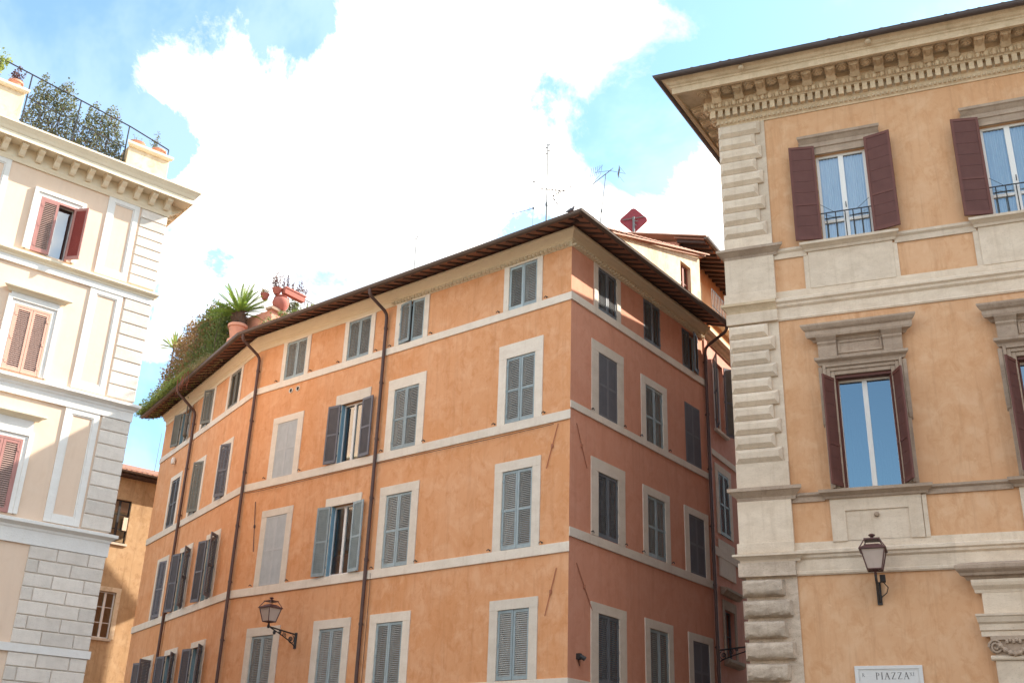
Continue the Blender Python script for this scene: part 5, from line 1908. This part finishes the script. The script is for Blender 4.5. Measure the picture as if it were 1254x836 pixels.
for _ in range(70):                                      # woody stems inside
    p = hedge_pt(-10.8, -2.9, .5, .9)(rnd)
    q = Vector((p.x, p.y, .05)) + Vector((rnd.gauss(0, .1), rnd.gauss(0, .1), 0))
    mb.tube([q, (p + q) / 2 + Vector((rnd.gauss(0, .08), rnd.gauss(0, .08), 0)), p], [.02, .014, .006], 4)
place((mb, M['bark']), 'stem', None, loc=(0, 0, 0)).parent = hd
# whiskers of loose twigs on the outline
mb = MB()
for _ in range(90):
    p = hedge_pt(-11.0, -2.9, .8, 1.0)(rnd)
    d = Vector((rnd.gauss(0, .5), rnd.gauss(0, .5), rnd.uniform(.2, 1))).normalized() * rnd.uniform(.12, .4)
    mb.tube([p, p + d], [.004, .002], 3)
    leaves(mb, 5, lambda r_: p + d * r_.uniform(.3, 1.1), .05, rnd)
place((mb, LEAF['ivy_red'], False, False), 'loose_twigs', None, loc=(0, 0, 0)).parent = hd
for c in hd.children:
    c['kind'] = 'stuff'

gr = thing('roof_grass', 'light green grass and weeds hanging over the gutter below the ivy hedge', 'grass', FBL.p(-8, -.9, 17.3))
gr['kind'] = 'stuff'
L1 = gr.location
mb = MB()
blades(mb, 2600, lambda r_: FBL.p(-11.4 + 6.6 * r_.random() ** 1.3, -r_.uniform(.6, 1.2), 17.36) - L1, .55, rnd, .6, .8, .012)
leaves(mb, 2600, lambda r_: FBL.p(-11.4 + 4.4 * r_.random() ** 1.2, -r_.uniform(.55, 1.3), 17.24 + r_.uniform(0, .6)) - L1, .07, rnd)
o = place((mb, LEAF['grass'], False, False), 'grass_blades', None, loc=(0, 0, 0)); o.parent = gr; o['kind'] = 'stuff'
mb = MB()
blades(mb, 700, lambda r_: FBL.p(-5.2 + 2.0 * r_.random(), -r_.uniform(.6, 1.1), 17.3) - L1, .75, rnd, .55, .7, .009)
blades(mb, 260, lambda r_: FBL.p(-3.6 + .9 * r_.random(), -r_.uniform(.5, 1.0), 17.3) - L1, .6, rnd, .5, .6, .012)
o = place((mb, LEAF['dry'], False, False), 'dry_grass_tuft', None, loc=(0, 0, 0)); o.parent = gr; o['kind'] = 'stuff'
mb = MB()                                                # roots hanging under the gutter
for k in range(9):
    q = FBL.p(-5.9 + k * .17 + rnd.uniform(-.05, .05), -1.2 + rnd.uniform(-.03, .03), 17.3) - L1
    mb.tube([q, q + Vector((rnd.gauss(0, .03), rnd.gauss(0, .03), -.3)), q + Vector((rnd.gauss(0, .06), rnd.gauss(0, .06), -rnd.uniform(.45, .9)))], [.012, .01, .004], 4)
o = place((mb, M['rust']), 'hanging_root', None, loc=(0, 0, 0)); o.parent = gr

def frond(L_, droop, n=24, w_=.14, lw=.026):
    """feather leaf lying along +x, arching"""
    mb = MB()
    P = [Vector((L_ * t_ * (1 - .12 * droop * t_), 0, L_ * (.75 * t_ * (1 - droop * t_)))) for t_ in [k / n for k in range(n + 1)]]
    mb.tube(P, [.012 * (1 - .8 * k / n) for k in range(n + 1)], 4)
    for k in range(2, n + 1):
        t_ = k / n
        ww = w_ * (math.sin(math.pi * min(1, .12 + t_ * .83)) ** .7 + .12)
        tg = (P[k] - P[k - 1]).normalized()
        for s_ in (-1, 1):
            d = (Vector((0, s_, .35)) + tg * .75).normalized() * ww
            sd = tg * lw
            mb.quad(P[k] - sd, P[k] + sd, P[k] + d + sd * .25, P[k] + d - sd * .1)
    return mb.mesh('frond', LEAF['palm'], False, False)

# cycad in its big terracotta pot on a round base, just behind the gutter at the bend
pu, pz = FBL.px(290, 398, .15)
pz -= .62                                                # foot of the pot
zroof = roofz(.1) - .02
cyl_ = thing('cycad_palm', 'spiky green cycad palm with a shaggy trunk in the big terracotta pot', 'palm', FBL.p(pu, -.1, pz + .55))
bp = thing('terracotta_pot', 'large pink terracotta pot on a round plinth holding the cycad', 'pot', FBL.p(pu, -.1, zroof))
sub(pot_mesh(.37, .62, 'terracotta'), 'pot', bp, (0, 0, pz - zroof))
mb = MB(); mb.lathe([(.34, -.05), (.36, .0), (.35, pz - zroof - .04), (.24, pz - zroof)], 20, (0, 0, 0)); sub((mb, M['terracotta'], True), 'plinth', bp)
tr = MB()
rnd = random.Random(9)
tr.lathe([(.20, -.15), (.26, .1), (.27, .35), (.24, .55), (.14, .68)], 14, (0, 0, 0))
for k in range(170):
    a, z = rnd.uniform(0, 6.28), rnd.uniform(-.05, .62)
    r_ = .25
    d = Vector((math.cos(a), math.sin(a), .55))
    p = Vector((math.cos(a) * r_, math.sin(a) * r_, z))
    tr.tube([p - d * .05, p + d * .09], [.03, .008], 4)
sub((tr, M['bark']), 'trunk', cyl_)
fm = [frond(1.18, .25), frond(1.2, .45), frond(1.05, .1)]
for k in range(64):
    o = sub(fm[k % 3], 'frond', cyl_, (0, 0, .58))
    el = rnd.choice([-.55, -.35, -.1, .1, .3, .5, .75]) + rnd.uniform(-.1, .1)
    o.rotation_euler = (rnd.uniform(-.3, .3), -el + .15, k * 2.399 + rnd.uniform(-.15, .15))
    s_ = rnd.uniform(.8, 1.05)
    o.scale = (s_, s_, s_)
# fan plant behind the hedge
fp = on(FBL, 213, 425, -.9)
yt = thing('fan_palm', 'pale yellow-green fan plant poking out behind the russet ivy', 'plant', (fp.x, fp.y, fp.z - .35))
lf = MB()
for k in range(9):
    t_ = k / 8
    lf.quad((.0, -.008, 0), (.0, .008, 0), (.75, .05 , .0), (.8, -.01, 0)) if k == 0 else None
lf = MB(); lf.add([(0, -.014, 0), (0, .014, 0), (.5, .06, .03), (1.0, .0, -.03), (.5, -.06, .03)], [(0, 1, 2, 3, 4)])
lf = lf.mesh('fan_leaf', LEAF['dry'], False, False)
lf2 = lf.copy(); lf2.materials.clear(); lf2.materials.append(LEAF['grass'])
for k in range(26):
    o = sub(lf if k % 3 == 0 else lf2, 'leaf', yt, (0, 0, .3))
    o.rotation_euler = (rnd.uniform(-.4, .4), -rnd.uniform(-.2, 1.2), k * 2.4)
mb = MB(); mb.tube([(0, 0, -1.6), (0, 0, .32)], .04, 6); sub((mb, M['bark']), 'stem', yt)

# loose weeds between the cycad and the terrace
wd = thing('roof_weeds', 'loose dry and green weeds on the roof tiles beside the cycad pot', 'weeds', FBF.p(-13.2, .3, roofz(-.3)))
wd['kind'] = 'stuff'
L2 = wd.location
rnd = random.Random(44)
mb = MB()
blades(mb, 420, lambda r_: FBF.p(-13.9 + 2.2 * r_.random(), r_.uniform(-.3, .7), roofz(-.2)) - L2, .55, rnd, .5, .5, .012)
o = place((mb, LEAF['dry'], False, False), 'dry_stalks', None, loc=(0, 0, 0)); o.parent = wd; o['kind'] = 'stuff'
mb = MB()
leaves(mb, 900, lambda r_: FBF.p(-13.9 + 1.9 * r_.random(), r_.uniform(-.3, .7), roofz(-.2) + abs(r_.gauss(0, .22))) - L2, .085, rnd)
o = place((mb, LEAF['ivy_green'], False, False), 'weed_leaves', None, loc=(0, 0, 0)); o.parent = wd; o['kind'] = 'stuff'

# small raised terrace with pots further right on the front slope; its parapet runs back into the roof
TO = -1.3
_t = on(FBF, 333, 378, TO)
FT = Fr(_t.xy, 52.55)
zl = _t.z
tw = MB()
rb = roofz(TO) - .6
tw.box(0, 4.2, .0, 2.6, rb, zl - .02)
o = place((tw, M['pink'], False, True, .01), 'terrace_wall', B, FT)
tw = MB()
tw.ext([(-.25, zl - .03), (.12, zl - .03), (.15, zl + .06), (-.25, zl + .08)], -.12, 4.3)
sub((tw, M['dstone_old']), 'terrace_coping', o)
tw = MB()
zrl = FT.px(352, 355, .0)[1]
u = .15
tw.tube([(.1, .08, zrl), (4.2, .08, zrl)], .02, 6)
tw.tube([(.1, .08, zl + .18), (4.2, .08, zl + .18)], .014, 6)
while u < 4.2:
    tw.tube([(u, .08, zl), (u, .08, zrl)], .011, 5)
    u += .17
place((tw, M['iron']), 'terrace_railing', B, FT)
def tp(X, Y, off=-.3):
    u, z = FT.px(X, Y, off)
    return FT.p(u, -off, z)
q = tp(343, 377, .0)
potted('terracotta_jar', 'fat ribbed terracotta jar standing on the roof terrace coping', 'jar', (q.x, q.y, zl + .06), .34, .62, 'terracotta_dk', 'jar')
q = tp(339, 358, -.1)
potted('flower_bowl', 'dark terracotta bowl with dry purple sprigs above the roof terrace jar', 'flower pot', (q.x, q.y, q.z - .1), .2, .26, 'terracotta_dk', 'bowl', ('twig', 300, .7, .055, 'purple'))
q = tp(324, 364, -.4)
potted('flower_bowl', 'small dark terracotta bowl beside the cycad fronds by the roof terrace', 'flower pot', (q.x, q.y, q.z - .1), .18, .24, 'terracotta_dk', 'bowl', ('twig', 140, .3, .06, 'dry'))
# long window box hung on the rail
u0, z0 = FT.px(346, 357, .05); u1, z1 = FT.px(371, 366, .05)
zb2 = (z0 + z1) / 2
wb = thing('window_box', 'long terracotta window box with trailing dry plants on the roof terrace rail', 'planter', FT.p((u0 + u1) / 2, -.08, zb2), FT.a)
mb = MB(); hw_ = min(1.3, abs(u1 - u0) / 2)
mb.add([(-hw_ * .97, -.1, -.14), (hw_ * .97, -.1, -.14), (hw_ * .97, .1, -.14), (-hw_ * .97, .1, -.14), (-hw_, -.14, .12), (hw_, -.14, .12), (hw_, .14, .12), (-hw_, .14, .12)],
       [(0, 1, 5, 4), (1, 2, 6, 5), (2, 3, 7, 6), (3, 0, 4, 7), (4, 5, 6, 7), (3, 2, 1, 0)])
mb.box(-hw_ - .02, hw_ + .02, -.16, -.13, .08, .14)
sub((mb, M['terracotta_dk'], False, True, .006), 'box', wb)
mb = MB()
rnd = random.Random(21)
for k in range(40):
    x = rnd.uniform(-hw_, hw_)
    tip = Vector((x + rnd.gauss(0, .15), rnd.gauss(0, .12), rnd.uniform(.25, .75)))
    mb.tube([(x, 0, .1), tip], [.006, .003], 3)
    leaves(mb, 9, lambda r_: Vector((x, 0, .1)).lerp(tip, r_.uniform(.4, 1.05)) + Vector((r_.gauss(0, .03),) * 3), .055, rnd)
sub((mb, LEAF['purple'], False, False), 'foliage', wb, kind='stuff')
for k, (X, lab, lm) in enumerate(((357, 'leafy potted plant under the terrace window box', 'ivy_green'), (378, 'low yellowish potted plant on the terrace behind the railing', 'grass'), (397, 'wispy olive potted plant at the far end of the roof terrace', 'olive'))):
    q = tp(X, 385, -.35)
    potted('potted_plant', lab, 'plant', (q.x, q.y, zl + .05), .18, .28, 'terracotta_dk', 'pot', ('b', 380, .75 if k != 2 else 1.0, .08, lm))

# ================================================================== roof terrace of the cream building
def apt(u, y, z):
    return FA.p(u, y, z)
rnd = random.Random(33)
for k, (u, w_, zt_, lab) in enumerate(((-3.55, .85, 20.75, 'wide grey-green shrub behind the terrace railing next to the left pier'), (-2.15, .68, 20.55, 'narrower olive shrub behind the terrace railing next to the right pier'))):
    t = thing('terrace_shrub', lab, 'shrub', apt(u, .45, 18.3))
    pb = MB()
    pb.add([(-w_ * .8, -.2, 0), (w_ * .8, -.2, 0), (w_ * .8, .2, 0), (-w_ * .8, .2, 0), (-w_ * .85, -.24, .42), (w_ * .85, -.24, .42), (w_ * .85, .24, .42), (-w_ * .85, .24, .42)],
           [(0, 1, 5, 4), (1, 2, 6, 5), (2, 3, 7, 6), (3, 0, 4, 7), (4, 5, 6, 7)])
    o = sub((pb, M['terracotta_dk']), 'planter', t); o.rotation_euler = (0, 0, FA.a)
    top = zt_ - 18.3
    def ins(r_, w_=w_, top=top):
        x = r_.uniform(-1, 1); z = r_.uniform(.15, 1)
        lim = (1 - abs(x) ** 5) * (.88 + .12 * math.sin(x * 7))
        if z > lim + .05:
            return None
        q = FA.x * (x * w_) + FA.y * r_.gauss(0, .16) + Vector((0, 0, .2 + z * (top - .2)))
        if math.sin(q.x * 8) * math.sin(q.z * 7 + 1) * math.sin(q.y * 9 + 2) > .35:
            return None
        return q
    mb = MB(); leaves(mb, 6500 if k == 0 else 5200, ins, .06, rnd, .1)
    sub((mb, LEAF['olive'], False, False), 'foliage', t, kind='stuff')
    mb = MB(); leaves(mb, 700, ins, .05, rnd, .1)
    sub((mb, LEAF['purple'], False, False), 'dry_leaves', t, kind='stuff')
    mb = MB()
    for _ in range(26):
        p = ins(rnd)
        if p:
            b_ = FA.x * rnd.uniform(-.3, .3) + Vector((0, 0, .35))
            mb.tube([b_, (b_ + p) / 2 + Vector((rnd.gauss(0, .05), rnd.gauss(0, .05), .05)), p], [.012, .008, .003], 4)
    sub((mb, M['bark']), 'stem', t)
potted('potted_plant', 'round terracotta pot with wispy sprigs at the right end of the right parapet pier', 'plant', apt(-.48, .3, 19.42), .22, .26, 'terracotta', 'pot', ('t', 150, .62, .05, 'olive'))
potted('empty_pot', 'low terracotta pot with a single yellow sprig at the left of the right parapet pier', 'pot', apt(-1.15, .3, 19.42), .24, .2, 'terracotta', 'bowl', ('t', 14, .35, .06, 'grass'))
potted('potted_plant', 'terracotta pot with purple leaves on the left parapet pier', 'plant', apt(-4.75, .3, 19.72), .2, .3, 'terracotta', 'pot', ('t', 220, .4, .06, 'purple'))
potted('potted_plant', 'yellow-green potted bush at the far end of the left parapet pier', 'plant', apt(-5.45, .3, 19.72), .24, .3, 'terracotta', 'pot', ('t', 600, .9, .08, 'grass'))

# ================================================================== aerials, dish, pigeon
def mast_at(X0, Y0, X1, Y1, off, zbase=None):
    """vertical mast whose top and foot directions come from the photo, standing on the roof slope"""
    F = FBF
    u, z1 = F.px(X1, Y1, off)
    return F.p(u, -off, 0), z1
AO = -3.6
def aerial(label, X, Ytop, off, build, r=.02, F=FBF):
    u, zt_ = F.px(X, Ytop, off)
    zb2 = EZ + .1 + (EO - off) * VER
    t = thing('tv_aerial', label, 'antenna', F.p(u, -off, zb2), 0, 'television aerials on the orange roof')
    h_ = zt_ - zb2
    mb = MB(); mb.tube([(0, 0, -.1), (0, 0, h_ * .5)], r, 6); mb.tube([(0, 0, h_ * .5), (0, 0, h_)], r * .75, 6)
    mb.lathe([(r * 1.7, -.06), (r * 1.7, .06)], 6, (0, 0, h_ * .5))
    sub((mb, M['alu'], True), 'mast', t)
    el = MB(); build(el, h_)
    sub((el, M['iron']), 'elements', t)
    return t
VR = Vector((1, 0, 0))
def yagi(el, c, d, L_, n, w_, up=Vector((0, 0, 1)), rr=.011):
    d = Vector(d).normalized(); sdir = d.cross(up).normalized()
    c = Vector(c)
    el.tube([c - d * L_ * .3, c + d * L_ * .7], rr * 1.4, 4)
    for k in range(n):
        p = c - d * L_ * .3 + d * L_ * k / (n - 1)
        ww = w_ * (1 - .35 * k / n)
        el.tube([p - sdir * ww / 2, p + sdir * ww / 2], rr, 4)
def ant_main(el, h_):
    yagi(el, (0, 0, h_ * .62), (.75, .1, .0), 1.0, 9, .18)
    for k in range(4):
        el.lathe([(.012, -.03), (.03, 0), (.012, .03)], 6, (.05 * (-1) ** k, 0, h_ - .06 - .12 * k))
        el.tube([(-.09, 0, h_ - .06 - .12 * k), (.09, .03, h_ - .03 - .12 * k)], .006, 4)
def ant_grid(el, h_):
    c = Vector((0, 0, h_ - .08)); d = Vector((.8, -.5, .25)).normalized()
    yagi(el, c, d, .7, 6, .22)
    b = c - d * .22
    for s_ in (-1, 1):
        for k in range(5):
            z = s_ * (.08 + k * .07)
            q = b - d * (.0) + Vector((0, 0, z)) + d * (.04 * k)
            el.tube([q - Vector((.25, .45, 0)) * .5, q + Vector((.25, .45, 0)) * .5], .007, 4)
        el.tube([b, b + Vector((0, 0, s_ * .38)) + d * .16], .01, 4)
def ant_arm(el, h_):
    el.tube([(0, 0, h_ * .72), (-.8, .1, h_ * .72 - .22)], .012, 4)
    el.lathe([(.03, -.03), (.04, .03)], 6, (0, 0, h_ - .03))
    el.lathe([(.03, -.03), (.04, .03)], 6, (0, 0, h_ * .72))
def ant_small(el, h_):
    el.tube([(0, 0, h_), (-.40, .1, h_ - .24)], .014, 4)
    el.tube([(0, 0, h_), (.07, 0, h_ + .12)], .014, 4)
aerial('tallest television aerial mast with a side yagi near the roof corner', 671, 176, -3.4, ant_main, .03)
aerial('short mast with a spiky grid aerial right beside the tallest mast', 684, 234, -2.6, ant_grid, .018)
aerial('thin pale mast with one drooping side arm left of the tallest mast', 654, 222, -4.4, ant_arm, .016)
aerial('little lone aerial with a bent arm above the middle of the orange front', 510, 292, -2.4, ant_small, .022)
# leaning grid aerial
u, zt_ = FBF.px(742, 213, -6.0)
u2, zb2 = FBF.px(728, 268, -6.0)
t = thing('tv_aerial', 'leaning aerial with a boxy grid reflector between the roof corner and the dish', 'antenna', FBF.p(u2, 6.0, roofz(-6.0)), 0, 'television aerials on the orange roof')
top = FBF.p(u, 6.0, zt_) - t.location
mb = MB(); mb.tube([(0, 0, -.1), top * .55, top], [.02, .018, .014], 6); mb.lathe([(.035, -.05), (.035, .05)], 6, tuple(top * .62))
sub((mb, M['alu'], True), 'mast', t)
el = MB()
d = Vector((-.62, -.25, -.72)).normalized()
yagi(el, top, d, 1.15, 10, .24)
b = top - d * .25
for s_ in (-1, 1):
    for k in range(6):
        q = b + Vector((s_ * .32, 0, .05)) + d * (.06 * k) + Vector((s_ * .04 * k, 0, 0))
        el.tube([q - Vector((0, .3, .0)), q + Vector((0, .3, .0))], .007, 4)
    el.tube([b + Vector((s_ * .3, .28, .05)), b + Vector((s_ * .55, .28, -.3))], .007, 4)
    el.tube([b + Vector((s_ * .3, -.28, .05)), b + Vector((s_ * .55, -.28, -.3))], .007, 4)
    el.tube([b, b + Vector((s_ * .55, 0, -.1))], .009, 4)
sub((el, M['alu']), 'elements', t)
# far mast on the ochre roof
u, zt_ = FE.px(197, 530, -3)
t = thing('tv_aerial', 'thin mast rising from the ochre house roof in the sky gap', 'antenna', FE.p(u, 3, 16.6))
mb = MB(); mb.tube([(0, 0, -.1), (.05, 0, zt_ - 16.6)], [.02, .012], 5); sub((mb, M['alu']), 'mast', t)

# satellite dish: rounded square turned on its corner
off = -3.0
u, z = FBR.px(776, 270, off)
zb2 = verge(u) - .2
t = thing('satellite_dish', 'maroon diamond-shaped satellite dish on a short pole on the roof', 'satellite dish', FBR.p(u, 3.0, zb2), R(-8))
zc_ = z - zb2
mb = MB()
w_ = .40
ring = []
n_ = 6
for cx, cz, a0_ in ((1, 0, -45), (0, 1, 45), (-1, 0, 135), (0, -1, 225)):
    for k in range(n_ + 1):
        a = R(a0_ + 90 * k / n_)
        ring.append((cx * w_ + .13 * math.cos(a), cz * w_ + .13 * math.sin(a)))
m_ = len(ring)
mb.add([(x, -.02, zc_ + z_) for x, z_ in ring] + [(x * .96, -.05, zc_ + z_ * .96) for x, z_ in ring] + [(x, .02, zc_ + z_) for x, z_ in ring],
       [(k, (k + 1) % m_, (k + 1) % m_ + m_, k + m_) for k in range(m_)] + [tuple(m_ + k for k in range(m_))] + [(k, (k + 1) % m_, (k + 1) % m_ + 2 * m_, k + 2 * m_) for k in range(m_)] + [tuple(2 * m_ + k for k in range(m_))])
sub((mb, M['dish'], True), 'reflector', t)
mb = MB()
mb.tube([(0, -.17, -.2), (0, -.17, zc_ + .05)], .045, 8)
mb.tube([(-.42, -.10, zc_ - .02), (.42, -.10, zc_ + .10)], .018, 6)
mb.tube([(0, -.17, zc_ - .1), (.17, -.10, zc_ - .1)], .018, 6)
mb.tube([(0, -.17, zc_ - .25), (.1, -.10, zc_ - .28)], .018, 6)
sub((mb, M['alu'], True), 'mount', t)

# pigeon at the corner of the eave
u, z = FBF.px(699, 262, EO + .04)
t = thing('pigeon', 'grey pigeon perched on the gutter at the corner of the orange roof', 'bird', FBF.p(u, -(EO + .04), EZ + .10), R(-20))
body = bpy.data.meshes.new('body')
bm = bmesh.new()
PS = .8
chain = [((-.19, 0, .10), .018), ((-.11, 0, .12), .045), ((-.02, 0, .15), .072), ((.06, 0, .18), .066), ((.10, 0, .23), .042), ((.115, 0, .275), .034), ((.15, 0, .275), .012)]
mbp = MB(); mbp.tube([Vector(c) * PS for c, _ in chain], [r_ * PS for _, r_ in chain], 10)
sub((mbp, M['pigeon'], True), 'body', t)
lg = MB()
for s_ in (-1, 1):
    lg.tube([(.01, s_ * .03, .10), (.015, s_ * .03, .0)], .006, 5)
    lg.tube([(-.01, s_ * .03, .004), (.05, s_ * .03, .004)], .005, 4)
sub((lg, M['rust']), 'leg', t)
bm.free()
bpy.data.meshes.remove(body)
